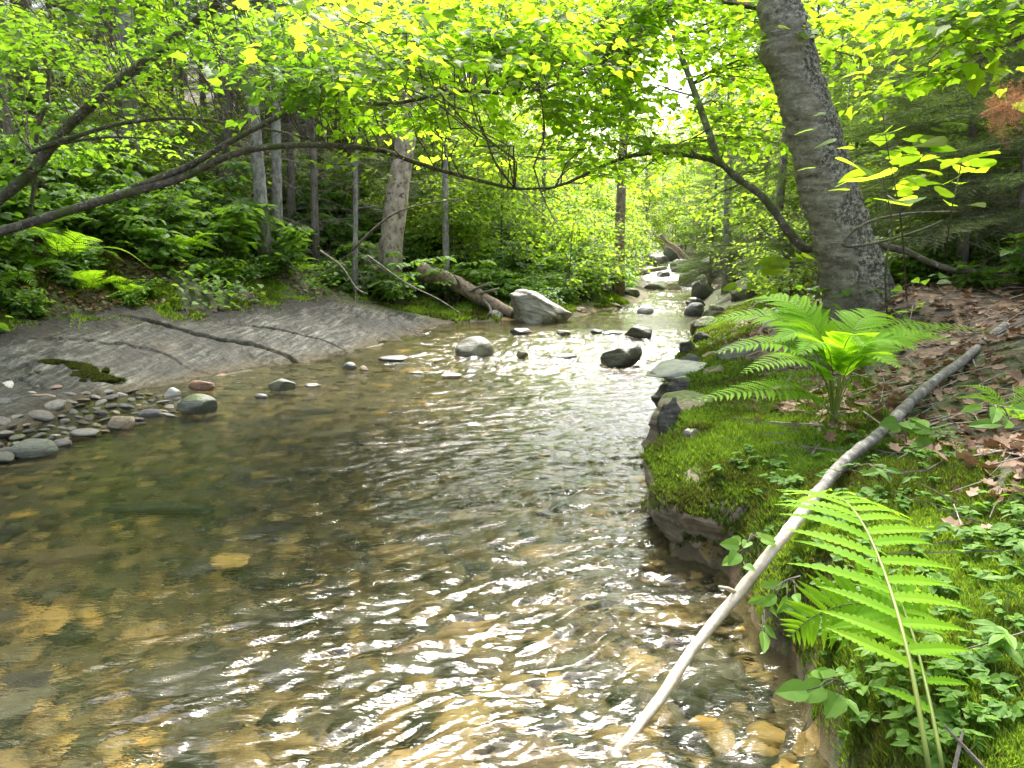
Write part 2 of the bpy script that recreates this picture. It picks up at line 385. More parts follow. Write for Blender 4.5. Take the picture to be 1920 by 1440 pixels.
# ------------------------------------------------------------------ rocks
def mat_rock(name='stone', wet=.5):
    m, t, b, o = new_mat(name)
    oi = t.nodes.new('ShaderNodeObjectInfo'); v = coords(t)
    ofs = t.nodes.new('ShaderNodeVectorMath'); ofs.operation = 'ADD'; t.links.new(v, ofs.inputs[0])
    sc = t.nodes.new('ShaderNodeVectorMath'); sc.operation = 'SCALE'; sc.inputs[0].default_value = (9, 5, 7); t.links.new(oi.outputs['Random'], sc.inputs['Scale']); t.links.new(sc.outputs[0], ofs.inputs[1])
    vv = ofs.outputs[0]
    n1 = noise(t, vv, 6, 6, .65); n3 = noise(t, vv, 45, 4, .7)
    mp = t.nodes.new('ShaderNodeMapping'); mp.inputs['Scale'].default_value = (3, 3, 22); mp.inputs['Rotation'].default_value = (.35, .25, 0); t.links.new(vv, mp.inputs[0])
    n4 = noise(t, mp.outputs[0], 1.6, 5, .6)
    base = mixc(t, ramp_of(t, n1, .3, .7), mixc(t, .55, oi.outputs['Color'], (.02, .02, .018), 'MIX'), oi.outputs['Color'])
    base = mixc(t, math_(t, 'MULTIPLY', ramp_of(t, n4, .52, .62), .45), base, (.03, .03, .026))
    base = mixc(t, math_(t, 'MULTIPLY', ramp_of(t, n3, .55, .7), .3), base, (.42, .41, .38))
    ge = t.nodes.new('ShaderNodeNewGeometry'); sx = t.nodes.new('ShaderNodeSeparateXYZ'); t.links.new(ge.outputs['Normal'], sx.inputs[0])
    up = math_(t, 'ADD', sx.outputs[2], math_(t, 'MULTIPLY', math_(t, 'SUBTRACT', noise(t, vv, 4, 5, .65), .5), 1.6))
    mossf = math_(t, 'MULTIPLY', math_(t, 'GREATER_THAN', math_(t, 'ADD', up, oi.outputs['Alpha']), 1.35), 1.0)
    mc = ramp(t, [(.3, (.03, .05, .01)), (.6, (.09, .13, .016)), (.8, (.16, .2, .03))]); t.links.new(noise(t, vv, 25, 4), mc.inputs[0])
    c = mixc(t, mossf, base, mc.outputs[0])
    # the waterline stays dark and wet
    sp = t.nodes.new('ShaderNodeSeparateXYZ'); t.links.new(ge.outputs['Position'], sp.inputs[0])
    t.links.new(c, b.inputs['Base Color']); b.inputs['Roughness'].default_value = wet
    h = math_(t, 'ADD', math_(t, 'MULTIPLY', n4, .7), math_(t, 'MULTIPLY', n3, .3))
    bump(t, h, b, .7, .03)
    return m
M_rock = mat_rock('weathered_stone', .75); M_wet = mat_rock('wet_stone', .45)
_ico = {}
def ico(sub):
    if sub not in _ico:
        bm = bmesh.new(); bmesh.ops.create_icosphere(bm, subdivisions=sub, radius=1); bm.verts.ensure_lookup_table()
        _ico[sub] = (np.array([v.co[:] for v in bm.verts]), np.array([[v.index for v in f.verts] for f in bm.faces])); bm.free()
    return _ico[sub]
def rock_mesh(size, seed, cuts=7, rough=.10, sub=4, lay=0.0, tight=.72):
    r = np.random.default_rng(seed); V, F = ico(sub); V = V.copy()
    for _ in range(cuts):
        n = norm(r.normal(0, 1, 3)); d = r.uniform(tight - .14, tight + .14)
        k = V @ n - d; V = V - np.where(k > 0, k, 0)[:, None] * n * .92
    nn = norm(V)
    V = V * (1 + rough * fbm(V * 1.7 + seed * 3.1, 4))[:, None]
    if lay: V = V * (1 + lay * np.sign(vnoise(np.column_stack([V[:, 0] * .6, V[:, 1] * .6, V[:, 2] * 5 + V[:, 0] * 1.2]) + seed)))[:, None]
    V = V / np.abs(V).max(0)
    return V * np.asarray(size) / 2.0, F
STONES = {'boulderpale': (.40, .375, .32), 'bankgrey': (.23, .185, .115), 'grey': (.20, .185, .155), 'dark': (.062, .055, .042), 'tan': (.36, .27, .17), 'green': (.13, .14, .095), 'pink': (.34, .22, .16), 'rust': (.22, .10, .05), 'pale': (.52, .50, .45), 'slate': (.12, .122, .115), 'olive': (.13, .12, .07), 'ochre': (.34, .23, .09)}
def rock(name, label, cat, loc, size, col='grey', seed=1, rot=(0, 0, 0), moss=0.0, group=None, wet=False, **kw):
    V, F = rock_mesh(size, seed, **kw)
    g = Geo(); g.add(V, [F]); o = g.build(name, M_wet if wet else M_rock, smooth=True)
    o.location = loc; o.rotation_euler = rot
    c = STONES[col]; o.color = (*c, moss)
    return tag(o, label, cat, group)
def rock_px(px, py, w, h, label, col, seed, Yw=None, depth=None, sink=.3, name='stream_rock', cat='rock', zoff=0.0, **kw):
    """a stone whose waterline sits at pixel (px, py), w x h pixels above water"""
    p = hit(px, py) if Yw is None else W(px, py, Yw)
    sc = p[1] / FPX; sx = w * sc; sz = h * sc * 1.05
    tot = sz * (1 + sink); dy = depth or sx * .75
    kw.setdefault('rot', (0, 0, 0))
    return rock(name, label, cat, (p[0], p[1] + dy * .35, p[2] + tot / 2 - tot * sink / (1 + sink) + zoff), (sx, dy, tot), col, seed, **kw)

# bedrock slab on the left bank: sloping schist with cracks
CR = [[(275, 608), (330, 622), (401, 640), (492, 657), (583, 683)], [(60, 640), (135, 640), (200, 645), (248, 652), (300, 668), (343, 690)],
      [(467, 615), (520, 622), (565, 633), (610, 646), (656, 664)], [(0, 712), (40, 716), (62, 735)], [(299, 612), (340, 650), (375, 690), (400, 712)]]
def slab():
    s = np.linspace(3.9, 14.4, 700); t_ = np.linspace(-.35, 2.5, 190)
    ex = xl(s); tang = norm(np.column_stack([np.gradient(ex, s), np.ones_like(s)]))
    k = np.ones(41) / 41; tang = norm(np.column_stack([np.convolve(np.pad(tang[:, i], 20, 'edge'), k, 'valid') for i in (0, 1)]))
    ox, oy = -tang[:, 1], tang[:, 0]
    X = ex[:, None] + ox[:, None] * t_[None]; Y = s[:, None] + oy[:, None] * t_[None]
    T = np.broadcast_to(t_[None], X.shape)
    Z = height(X, Y)
    Z = np.where(T < .05, np.minimum(Z, wl(Y) - .02 + T * .2), Z)
    # strata: low ridges running down the dip
    q = np.stack([X * 1.0 + Y * .55, (Y - X * .55) * .35, Z * 0], -1)
    d = .030 * fbm(q * 2.8, 5) + .006 * fbm(np.stack([X * 14 + Y * 8, (Y - X * .55) * 1.6, Z], -1), 3)
    u_ = (X * .42 + Y * .9) * 3.6 + 1.3 * n2(X * .35, Y * .35, 1.0, 3, 71.0) + .12 * n2(X, Y, 5, 2, 72.0); fr = u_ - np.floor(u_)
    amp = sstep(-.25, .25, n2(X, Y, .8, 2, 73.0))
    d += .030 * amp * (np.minimum(fr, (1 - fr) * 9) - .4)
    u2 = u_ * 2.7 + .5 * n2(X, Y, 3, 2, 74.0); fr2 = u2 - np.floor(u2); d += .010 * (1 - amp * .5) * (np.minimum(fr2, (1 - fr2) * 7) - .4)
    for i, c in enumerate(CR):
        P = np.array([hit(*p)[:2] for p in c]); P = cr(P, 40); P = P + .012 * np.column_stack([vnoise(np.column_stack([P * 6, P[:, 0] * 0])), vnoise(np.column_stack([P * 6 + 9, P[:, 0] * 0]))])
        D = pdist(X, Y, P); wdt = (.017, .010, .010, .008, .006)[i]; dep = (.055, .035, .035, .025, -.006)[i]
        d -= dep * np.exp(-(D / wdt) ** 2)
        side = np.interp(X, P[:, 0], P[:, 1]) - Y
        d += np.where(side < 0, 1, 0) * (.035, .018, .015, .008, 0)[i] * np.exp(-(D / .35) ** 2)
    Z = Z + d + .012
    TE = T + .32 * n2(X, Y, 1.1, 3, 51.0)
    edge = np.minimum(sstep(-.35, -.2, T), sstep(2.34, 2.26, np.maximum(TE, T - .1))) * sstep(3.9, 4.2, s)[:, None] * sstep(14.4, 13.8, s)[:, None]
    Z = Z - (1 - edge) * .16
    ny, nx = X.shape; ii = np.arange(ny - 1)[:, None] * nx + np.arange(nx - 1)[None]
    F = np.stack([ii, ii + nx, ii + nx + 1, ii + 1], -1).reshape(-1, 4)
    m, t, b, o = new_mat('schist_slab'); v = coords(t)
    mp = t.nodes.new('ShaderNodeMapping'); mp.inputs['Rotation'].default_value = (0, 0, R(-29)); mp.inputs['Scale'].default_value = (13, 1.2, 13); t.links.new(v, mp.inputs[0])
    n1 = noise(t, mp.outputs[0], 1.2, 7, .65); nl = noise(t, v, .8, 5, .6); nf = noise(t, mp.outputs[0], 6, 4, .7)
    c = ramp(t, [(.34, (.010, .010, .008)), (.43, (.038, .0385, .031)), (.53, (.085, .086, .071)), (.68, (.20, .20, .172))]); t.links.new(n1, c.inputs[0])
    c2 = mixc(t, math_(t, 'MULTIPLY', ramp_of(t, nl, .46, .58), .7), c.outputs[0], (.042, .041, .034))
    c2 = mixc(t, math_(t, 'MULTIPLY', ramp_of(t, nf, .49, .58), .7), c2, (.022, .022, .019))
    au = t.nodes.new('ShaderNodeAttribute'); au.attribute_name = 'upper'
    c2 = mixc(t, math_(t, 'MULTIPLY', ramp_of(t, math_(t, 'ADD', au.outputs['Fac'], math_(t, 'MULTIPLY', math_(t, 'SUBTRACT', noise(t, mp.outputs[0], 1.1, 5, .65), .5), 1.6)), .40, .70), .85), c2, (.019, .018, .013))
    c2 = mixc(t, math_(t, 'MULTIPLY', ramp_of(t, noise(t, v, 1.7, 3), .6, .7), .3), c2, (.13, .10, .07))
    at = t.nodes.new('ShaderNodeAttribute'); at.attribute_name = 'moss'
    mf = ramp_of(t, math_(t, 'ADD', at.outputs['Fac'], math_(t, 'MULTIPLY', math_(t, 'SUBTRACT', noise(t, v, 11, 5, .7), .5), 1.1)), .5, .66)
    mc = ramp(t, [(.3, (.03, .038, .008)), (.7, (.12, .15, .025))]); t.links.new(noise(t, v, 30, 4), mc.inputs[0])
    c2 = mixc(t, mf, c2, mc.outputs[0])
    aw = t.nodes.new('ShaderNodeAttribute'); aw.attribute_name = 'wet'
    c2 = mixc(t, math_(t, 'MULTIPLY', aw.outputs['Fac'], .75), c2, (.06, .046, .022))
    t.links.new(c2, b.inputs['Base Color']); b.inputs['Roughness'].default_value = .78; b.inputs['Specular IOR Level'].default_value = .14
    bump(t, math_(t, 'ADD', n1, math_(t, 'MULTIPLY', nf, .5)), b, .9, .04)
    ms = .62 * sstep(2.0, 2.45, T) + .7 * sstep(.5, .12, np.hypot((X + 1.75) / 2.2, (Y - 12.6) / 1.5)) * sstep(.35, .8, T)
    ms += .55 * sstep(.6, .9, T) * sstep(12.8, 13.6, Y)
    wet = sstep(.10, .0, Z - wl(Y))
    g = Geo(); g.add(np.stack([X, Y, Z], -1), [F])
    o = g.build('rock_slab', m, smooth=True, attrs={'moss': ms.ravel(), 'wet': wet.ravel(), 'upper': sstep(.9, 2.2, T).ravel()})
    tag(o, 'long grey cracked bedrock slab sloping into the left side of the stream', 'rock slab')
    # the dark moss cushion growing on its lower left end
    P = [hit(*p) for p in [(38, 690), (100, 682), (160, 690), (220, 702), (255, 718), (200, 722), (110, 724), (60, 712)]]
    C = np.mean(P, 0)
    gm = Geo(); r = np.random.default_rng(5); pts = np.array(P)[:, :2]
    q = r.uniform(pts.min(0), pts.max(0), (26000, 2))
    ins = np.zeros(len(q), bool); j = len(pts) - 1
    for i in range(len(pts)):
        yi, yj, xi, xj = pts[i, 1], pts[j, 1], pts[i, 0], pts[j, 0]
        ins ^= ((yi > q[:, 1]) != (yj > q[:, 1])) & (q[:, 0] < (xj - xi) * (q[:, 1] - yi) / (yj - yi) + xi); j = i
    q = q[ins & (n2(q[:, 0], q[:, 1], 4.5, 4, 2) > -.10)]
    z = height(q[:, 0], q[:, 1]) + .012 + np.interp(q[:, 0], [0, 1], [0, 0]); b0 = np.column_stack([q, z + .018 * r.random(len(q))])
    moss_blades(gm, b0, r, .028, .012)
    gm.build('moss_patch', M_moss_dark, o)
    return o
def moss_blades(g, P, r, hgt, wid, n=3):
    """tiny upright sprigs: n crossed slivers per point"""
    N_ = len(P); rv = np.clip(.45 + .55 * n2(P[:, 0], P[:, 1], 3.2, 3, 7.0) + r.normal(0, .2, N_), 0, 1)
    for k in range(n):
        a = r.uniform(0, 2 * pi, N_); h = hgt * r.uniform(.5, 1.25, N_); w = wid * r.uniform(.6, 1.2, N_)
        sx = np.column_stack([np.cos(a), np.sin(a), np.zeros(N_)]); tip = P + np.column_stack([r.normal(0, .5, N_) * h, r.normal(0, .5, N_) * h, h])
        base = P - np.array([0, 0, .004])
        V = np.stack([base - sx * w[:, None] / 2, base + sx * w[:, None] / 2, base * .45 + tip * .55 + sx * w[:, None] * .55, tip, base * .45 + tip * .55 - sx * w[:, None] * .55], 1)
        o = np.arange(N_)[:, None] * 5
        g.add(V.reshape(-1, 3), [o + np.array([[0, 1, 2, 4]]), o + np.array([[4, 2, 3]])], np.repeat(np.clip(rv + r.normal(0, .15, N_), 0, 1), 5))
M_moss = mat_leaf('moss_green', [(.060, .052, .014), (.055, .085, .011), (.085, .175, .016), (.14, .25, .024), (.20, .31, .035)], [(.14, .14, .02), (.15, .24, .012), (.26, .40, .02), (.36, .48, .03)], .35, .7, .2, objvar=False)
M_moss_dark = mat_leaf('moss_olive', [(.022, .028, .006), (.05, .06, .010), (.09, .10, .018)], [(.05, .07, .01), (.12, .14, .02)], .25, .8, .15, objvar=False)
slab()

# ------------------------------------------------------------------ water
STREAM_ROCKS = [  # px, py(waterline), w, h, col, label
    (1203, 634, 62, 24, 'dark', 'dark domed rock breaking the riffle, farther of the two big midstream rocks'),
    (1165, 686, 88, 38, 'dark', 'dark wedge shaped rock tilting out of the riffle, nearer of the two big midstream rocks'),
    (889, 672, 76, 38, 'grey', 'rounded grey boulder in the riffle below the angular pale boulder'),
    (976, 628, 46, 11, 'dark', 'flat dark slab rock just below the angular boulder'),
    (740, 678, 70, 10, 'dark', 'long flat black rock at water level off the end of the slab'),
    (656, 694, 28, 14, 'slate', 'small grey rock in shallow water, left of a smaller tan one'),
    (682, 695, 18, 9, 'tan', 'tiny tan rock in shallow water beside the small grey rock'),
    (845, 709, 42, 8, 'tan', 'low tan rock barely showing above the pool'),
    (780, 703, 30, 7, 'olive', 'low olive rock barely showing, near the black flat rock'),
    (1062, 674, 62, 9, 'dark', 'flat dark rock awash in the middle of the riffle'),
    (978, 672, 26, 14, 'olive', 'small mossy rock in the riffle right of the rounded grey boulder'),
    (1150, 630, 38, 9, 'slate', 'flat grey rock touching the dark domed rock'),
    (1118, 626, 24, 9, 'dark', 'small dark rock left of the dark domed rock'),
    (1212, 588, 34, 14, 'pale', 'small pale rock with a dark cap in the upper stream'),
    (1210, 580, 32, 9, 'dark', 'small dark rock behind the pale one in the upper stream'),
    (1056, 628, 30, 8, 'olive', 'small olive rock awash below the angular boulder'),
    (525, 733, 52, 26, 'green', 'rounded grey green rock in the shallows off the slab'),
    (585, 726, 36, 6, 'dark', 'flat dark rock just breaking the water near the grey green rock'),
    (487, 748, 26, 9, 'slate', 'small slate rock awash in the shallows'),
    (374, 734, 50, 22, 'rust', 'round rusty brown rock at the foot of the slab'),
    (364, 778, 76, 36, 'green', 'large mossy green rock at the outer end of the gravel bar'),
    (320, 744, 32, 16, 'pale', 'small pale rock at the foot of the slab beside the rusty one'),
]
ROCKPOS = []
for i, (px, py, w, h, c, lab) in enumerate(STREAM_ROCKS):
    o = rock_px(px, py, w, h, lab, c, 100 + i, wet=True, moss=.42 if c in ('green', 'olive') else .05, cuts=9 if c == 'dark' else 5, rough=.10 if c == 'dark' else .06,
                rot=(0, R(-14) if i == 1 else 0, R((i * 37) % 30 - 15)), sink=.35)
    ROCKPOS.append((o.location.x, o.location.y, w * o.location.y / FPX / 2))
def water():
    ys = np.geomspace(.7, 44, 820); ys = np.concatenate([np.linspace(-25, .6, 24), ys]); u = np.linspace(0, 1, 540)
    a, b = xl(ys) - .45, xr(ys) + .12 + .25 * sstep(3, 1, np.abs(ys - 3)) * 0
    X = a[:, None] + (b - a)[:, None] * u[None]; Y = np.broadcast_to(ys[:, None], X.shape).copy()
    rif = .35 * sstep(3, 6, Y) * sstep(13.6, 12.6, Y) + 1.0 * sstep(7.2, 9.2, Y) * sstep(13.4, 12.2, Y) * sstep(-2.6, -.8, X) + 1.1 * sstep(15.2, 17, Y) + .45 * sstep(.0, .5, n2(X, Y, .45, 2, 77))
    edge = sstep(0, .5, X - xl(Y)) * .7 + .3
    calm = 1 - .75 * sstep(12.4, 13.2, Y) * sstep(15.4, 14.4, Y)
    left = .24 + .76 * sstep(-2.0, -.1, X)
    # flow comes towards the camera and swings left: crests lie across it
    th = R(24) * sstep(7, 2, Y); cx = X * np.cos(th) + Y * np.sin(th); cyy = -X * np.sin(th) + Y * np.cos(th)
    wx = .07 * fbm(np.stack([X * 2.2, Y * 2.2, X * 0 + 4], -1), 2)
    def wave(lx, ly, s): return fbm(np.stack([(cx + wx) / lx, (cyy + wx) / ly, X * 0 + s], -1), 2)
    Zw = .0045 * wave(.70, .34, 1.) + .0055 * wave(.28, .12, 2.) * edge + .0068 * wave(.125, .050, 3.) + .0050 * wave(.065, .028, 5.)
    Zw = Zw * left * calm * (.85 + .9 * rif) + .020 * rif * sstep(7.5, 9, Y) * wave(.5, .22, 6.) * calm
    foam = np.zeros_like(X)
    for (rx, ry, rr) in ROCKPOS:
        D = np.hypot(X - rx, Y - ry)
        k = np.exp(-((D - rr * 1.02) / (.05 + .1 * rr)) ** 2) * (ry > 8.5)
        wake = np.exp(-((X - rx) / (rr * .9)) ** 2) * sstep(ry, ry - rr * .7, Y) * sstep(ry - rr * 3.2, ry - rr, Y) * (ry > 8.5)
        Zw += .012 * k - .008 * wake; foam += .20 * k * (Y < ry + .1) + .27 * wake
    for px, py, w_, s_ in [(560, 790, 1, 1), (700, 800, .8, .8)]: pass
    foam += .22 * sstep(.15, .6, rif - .75) * sstep(8.2, 9.2, Y) * sstep(13.2, 12.2, Y) * sstep(-2.0, -.4, X)
    foam += .36 * sstep(15.5, 17, Y) * sstep(.6, 1.6, X - xl(Y)) + .35 * sstep(22, 25, Y)
    fall = sstep(28.6, 29.3, Y) * sstep(33.6, 32.6, Y)
    foam = foam * 1 + .95 * fall
    Z = wl(Y) + Zw + fall * .05 * fbm(np.stack([X * 4, Y * 1.5, X * 0], -1), 3)
    ny, nx = X.shape; ii = np.arange(ny - 1)[:, None] * nx + np.arange(nx - 1)[None]
    F = np.stack([ii, ii + 1, ii + nx + 1, ii + nx], -1).reshape(-1, 4)
    m, t, bs, o = new_mat('stream_water'); v = coords(t)
    bs.inputs['Base Color'].default_value = (.90, .91, .76, 1); bs.inputs['Roughness'].default_value = .015
    bs.inputs['IOR'].default_value = 1.333; bs.inputs['Transmission Weight'].default_value = 1
    mp = t.nodes.new('ShaderNodeMapping'); mp.inputs['Rotation'].default_value = (0, 0, R(-20)); mp.inputs['Scale'].default_value = (.6, 1.5, 1); t.links.new(v, mp.inputs[0])
    h = math_(t, 'ADD', noise(t, mp.outputs[0], 22, 3, .6), math_(t, 'MULTIPLY', noise(t, mp.outputs[0], 38, 2, .5), .4))
    bump(t, h, bs, .6, .010)
    fm = N(t, 'ShaderNodeBsdfPrincipled', Roughness=.5); fm.inputs['Base Color'].default_value = (.85, .87, .88, 1)
    at = t.nodes.new('ShaderNodeAttribute'); at.attribute_name = 'foam'
    mp2 = t.nodes.new('ShaderNodeMapping'); mp2.inputs['Scale'].default_value = (1, .55, 1); t.links.new(v, mp2.inputs[0])
    nn = math_(t, 'ADD', math_(t, 'MULTIPLY', noise(t, mp2.outputs[0], 13, 5, .7), .7), math_(t, 'MULTIPLY', noise(t, mp2.outputs[0], 60, 3, .6), .3))
    ff = ramp_of(t, math_(t, 'ADD', at.outputs['Fac'], math_(t, 'MULTIPLY', math_(t, 'SUBTRACT', nn, .5), 2.6)), .62, .95)
    ff = math_(t, 'MULTIPLY', ff, math_(t, 'GREATER_THAN', at.outputs['Fac'], .04))
    mx = t.nodes.new('ShaderNodeMixShader'); t.links.new(math_(t, 'MULTIPLY', ff, .8), mx.inputs[0])
    t.links.new(bs.outputs[0], mx.inputs[1]); t.links.new(fm.outputs[0], mx.inputs[2]); t.links.new(mx.outputs[0], o.inputs[0])
    g = Geo(); g.add(np.stack([X, Y, Z], -1), [F])
    o = g.build('water', m, smooth=True, attrs={'foam': np.clip(foam, 0, 1).ravel()})
    tag(o, None, None, kind='structure')
water()

# angular pale boulder on the left bank and the rocks round it
p = hit(1010, 606)
rock('boulder', 'big angular pale boulder with a dark undercut face beside the fallen log', 'boulder', (p[0] + .03, p[1] + .42, p[2] + .15), (1.34, 1.0, .78), 'boulderpale', 12, rot=(R(-8), R(18), R(12)), cuts=11, rough=.06, sub=5, lay=.03, tight=.62)
p = hit(928, 600)
rock('boulder', 'small pale block lying behind the log tip left of the angular boulder', 'boulder', (p[0], p[1] + .3, p[2] + .06), (.46, .36, .24), 'pale', 15, rot=(0, R(6), R(-10)), cuts=9, tight=.64)
FAR = [(1297, 538, 52, 26, 'grey', .1, 'rounded grey boulder at the foot of the cascade on the right'), (1262, 543, 34, 14, 'pink', 0, 'low pinkish boulder at the foot of the cascade'),
       (1229, 544, 42, 14, 'olive', .5, 'low mossy boulder left of the pinkish one below the cascade'), (1178, 553, 44, 14, 'olive', .6, 'mossy green boulder in front of the tall straight trunk'),
       (1092, 556, 52, 24, 'slate', .5, 'mossy topped slab rock on the left bank above the pale boulder'), (1135, 549, 40, 20, 'dark', .2, 'dark rock on the left bank next to the tall straight trunk'),
       (1172, 545, 44, 22, 'dark', .1, 'black rock at the foot of the tall straight trunk'), (1118, 560, 36, 12, 'olive', .5, 'low green rock on the left bank'),
       (1232, 500, 50, 24, 'dark', .1, 'black rock on top of the cascade'), (1262, 492, 40, 30, 'dark', .2, 'black rock rising right of the cascade'), (1206, 516, 32, 14, 'dark', .1, 'black rock splitting the lower cascade'),
       (1245, 520, 26, 16, 'dark', .0, 'small black rock in the middle of the cascade'), (1280, 512, 44, 26, 'dark', .3, 'dark mossy rock at the right edge of the cascade'), (1196, 500, 36, 12, 'slate', .2, 'grey rock at the left edge of the cascade'),
       (1322, 560, 46, 34, 'dark', .35, 'dark mossy rock at the right waterline below the cascade'), (1306, 592, 42, 26, 'slate', .3, 'grey rock at the right waterline in the upper stream'), (1340, 520, 70, 44, 'dark', .5, 'mossy rock on the right bank beside the cascade'),
       (1395, 520, 80, 40, 'dark', .5, 'dark mossy rock under the arching sapling foot'), (1150, 575, 30, 8, 'tan', 0, 'low tan rock on the far left shore'), (1085, 585, 40, 10, 'tan', .1, 'flat tan rock right of the angular boulder')]
for i, (px, py, w, h, c, mo, lab) in enumerate(FAR):
    rock_px(px, py, w, h, lab, c, 300 + i, name='boulder', cat='boulder', moss=mo, cuts=9, rough=.09, sink=.5, zoff=-.02, rot=(0, 0, R(i * 41 % 60 - 30)), wet=(c == 'dark'))

# right bank: mossy boulder at the waterline, projecting ledge, loose slabs
rock('boulder', 'large mossy boulder with a bare grey face rising from the water on the right', 'boulder', (1.00, 3.40, .13), (.80, 1.05, .66), 'bankgrey', 41, rot=(0, 0, R(8)), cuts=10, rough=.10, sub=5, lay=.02, moss=.38, tight=.74)
rock('boulder', 'dark mossy boulder under the foreground fern at the bank foot', 'boulder', (1.10, 1.78, .10), (.62, 1.0, .56), 'dark', 43, rot=(0, 0, R(-6)), cuts=6, rough=.12, sub=5, moss=.95)
rock('ledge_rock', 'flat pale ledge stone jutting over the water above a dark hollow', 'ledge rock', (1.34, 6.0, .37), (.62, .6, .10), 'pale', 47, rot=(R(4), R(-7), R(10)), cuts=10, rough=.05, sub=5, lay=.05, moss=.1)
rock('ledge_rock', 'dark wet block supporting the pale ledge stone', 'ledge rock', (1.42, 5.85, .12), (.56, .7, .46), 'dark', 48, rot=(0, 0, R(20)), cuts=9, rough=.1, sub=5, moss=.2, wet=True)
rock('ledge_rock', 'broad mossy ledge block at the waterline just upstream of the big mossy boulder', 'ledge rock', (1.10, 4.62, .17), (.62, 1.0, .48), 'bankgrey', 51, rot=(R(3), R(-5), R(14)), cuts=11, rough=.06, sub=5, lay=.045, moss=.42, tight=.66)
rock('ledge_rock', 'long layered ledge block at the right waterline behind the pale ledge stone', 'ledge rock', (1.82, 7.3, .17), (.7, 1.3, .46), 'bankgrey', 52, rot=(R(3), R(-5), R(-16)), cuts=11, rough=.06, sub=5, lay=.045, moss=.42, tight=.66)
RB = [(1462, 606, 70, 26, 'pale', 'pale split slab leaning at the foot of the leaning birch'), (1385, 668, 80, 26, 'grey', 'grey flat stone behind the big fern'), (1335, 668, 34, 12, 'tan', 'small tan stone on the moss behind the big fern'),
      (1330, 612, 50, 24, 'olive', 'mossy stone on the right waterline past the big fern'), (1318, 640, 36, 22, 'dark', 'dark stone on the right waterline past the big fern'), (1400, 560, 60, 30, 'olive', 'mossy hummock stone left of the birch roots'), (1475, 555, 90, 52, 'olive', 'tall mossy stone against the birch roots')]
for i, (px, py, w, h, c, lab) in enumerate(RB):
    rock_px(px, py, w, h, lab, c, 400 + i, name='bank_rock', cat='rock', moss=.7 if c == 'olive' else .05, cuts=9, rough=.08, sink=.6, lay=.04, rot=(R(6), R(-8), R(i * 53 % 50 - 25)), zoff=-.02)

for i, (px, py, w, h, c) in enumerate([(1262, 800, 60, 60, 'dark'), (1300, 838, 60, 40, 'dark'), (1283, 742, 70, 40, 'dark'), (1296, 690, 46, 30, 'slate'), (1290, 660, 40, 26, 'dark'), (1312, 618, 36, 26, 'olive'), (1306, 575, 40, 24, 'dark'), (1318, 545, 40, 30, 'olive'), (1300, 530, 40, 24, 'slate'), (1345, 700, 50, 22, 'tan'), (1340, 595, 50, 26, 'olive')]):
    lab = ['black wet block in the hollow below the ledge stone', 'dark wet rock at the waterline between ledge stone and mossy boulder', 'dark rock tucked behind the ledge stone', 'grey stone at the right waterline just past the ledge stone', 'dark stone second past the ledge stone at the right waterline', 'mossy stone at the right waterline level with the dark domed rock', 'dark broken stone at the right waterline in the upper stream', 'mossy hump at the right waterline near the cascade', 'grey stone at the right edge right under the cascade', 'tan flat stone bedded in the moss beside the fern clump', 'mossy stone set back from the right waterline in the upper stream'][i]
    rock_px(px, py, w, h, lab, c, 440 + i, name='bank_rock', cat='rock', moss=.65 if c == 'olive' else .5, cuts=10, rough=.10, sink=.8, lay=.05, rot=(R(5), R(-6), R(i * 71 % 60 - 30)), wet=(c == 'dark'), zoff=-.02)

# gravel bar: every visible stone its own object
BAR = []
r = np.random.default_rng(11)
names = ['grey', 'tan', 'green', 'grey', 'slate', 'pale', 'grey', 'slate', 'dark', 'pink']
cand = []
for _ in range(6000):
    px, py = r.uniform(-60, 345), r.uniform(726, 865)
    if py > 868 - max(px, 0) * .27 or py < 728 + px * .03: continue
    w = float(np.clip(r.lognormal(3.52, .36), 18, 82)) * (1 if px < 250 else .75)
    if all(math.hypot((px - a) / (w + b) * 2.45, (py - c) / (w + b) * 5.2) > 1 for a, c, b in cand): cand.append((px, py, w))
    if len(cand) > 205: break
protos = []
for k in range(12):
    V, F = rock_mesh((1, r.uniform(.7, .95), r.uniform(.26, .46)), 500 + k, cuts=9, rough=.07, sub=3)
    g = Geo(); g.add(V, [F]); protos.append((g, k))
bar_me = []
for g, k in protos:
    o = g.build('bar_stone', M_rock, smooth=True); bar_me.append(o.data); bpy.data.objects.remove(o)
for i, (px, py, w) in enumerate(sorted(cand, key=lambda q: q[1])):
    p = hit(px, py); s = w * p[1] / FPX
    o = bpy.data.objects.new('bar_stone', bar_me[i % 12]); COL.objects.link(o)
    o.location = (p[0], p[1], p[2] + s * .10); o.rotation_euler = (r.normal(0, .15), r.normal(0, .15), r.uniform(0, 6.28)); o.scale = (s, s, s * r.uniform(.7, 1.15))
    c = names[int(r.integers(0, 10))]; f = r.uniform(.7, 1.25); o.color = (*[min(q * f, .6) for q in STONES[c]], .05 if r.random() > .12 else .4)
    tag(o, 'rounded cobble lying among others on the gravel bar at the left', 'stone', 'cobbles of the gravel bar')
o = rock('bar_stone', 'smooth round tan cobble at the waterline, right end of the gravel bar', 'stone', (0, 0, 0), (1, .8, .62), 'tan', 531, cuts=4, rough=.04)
p = hit(230, 802); o.location = (p[0], p[1], p[2] + .03); o.scale = (.215, .215, .26)
o = rock('bar_stone', 'large smooth grey green cobble half in water in front of the gravel bar', 'stone', (0, 0, 0), (1, .8, .5), 'green', 532, cuts=4, rough=.04)
p = hit(66, 850); o.location = (p[0], p[1], p[2] + .02); o.scale = (.30, .30, .30)

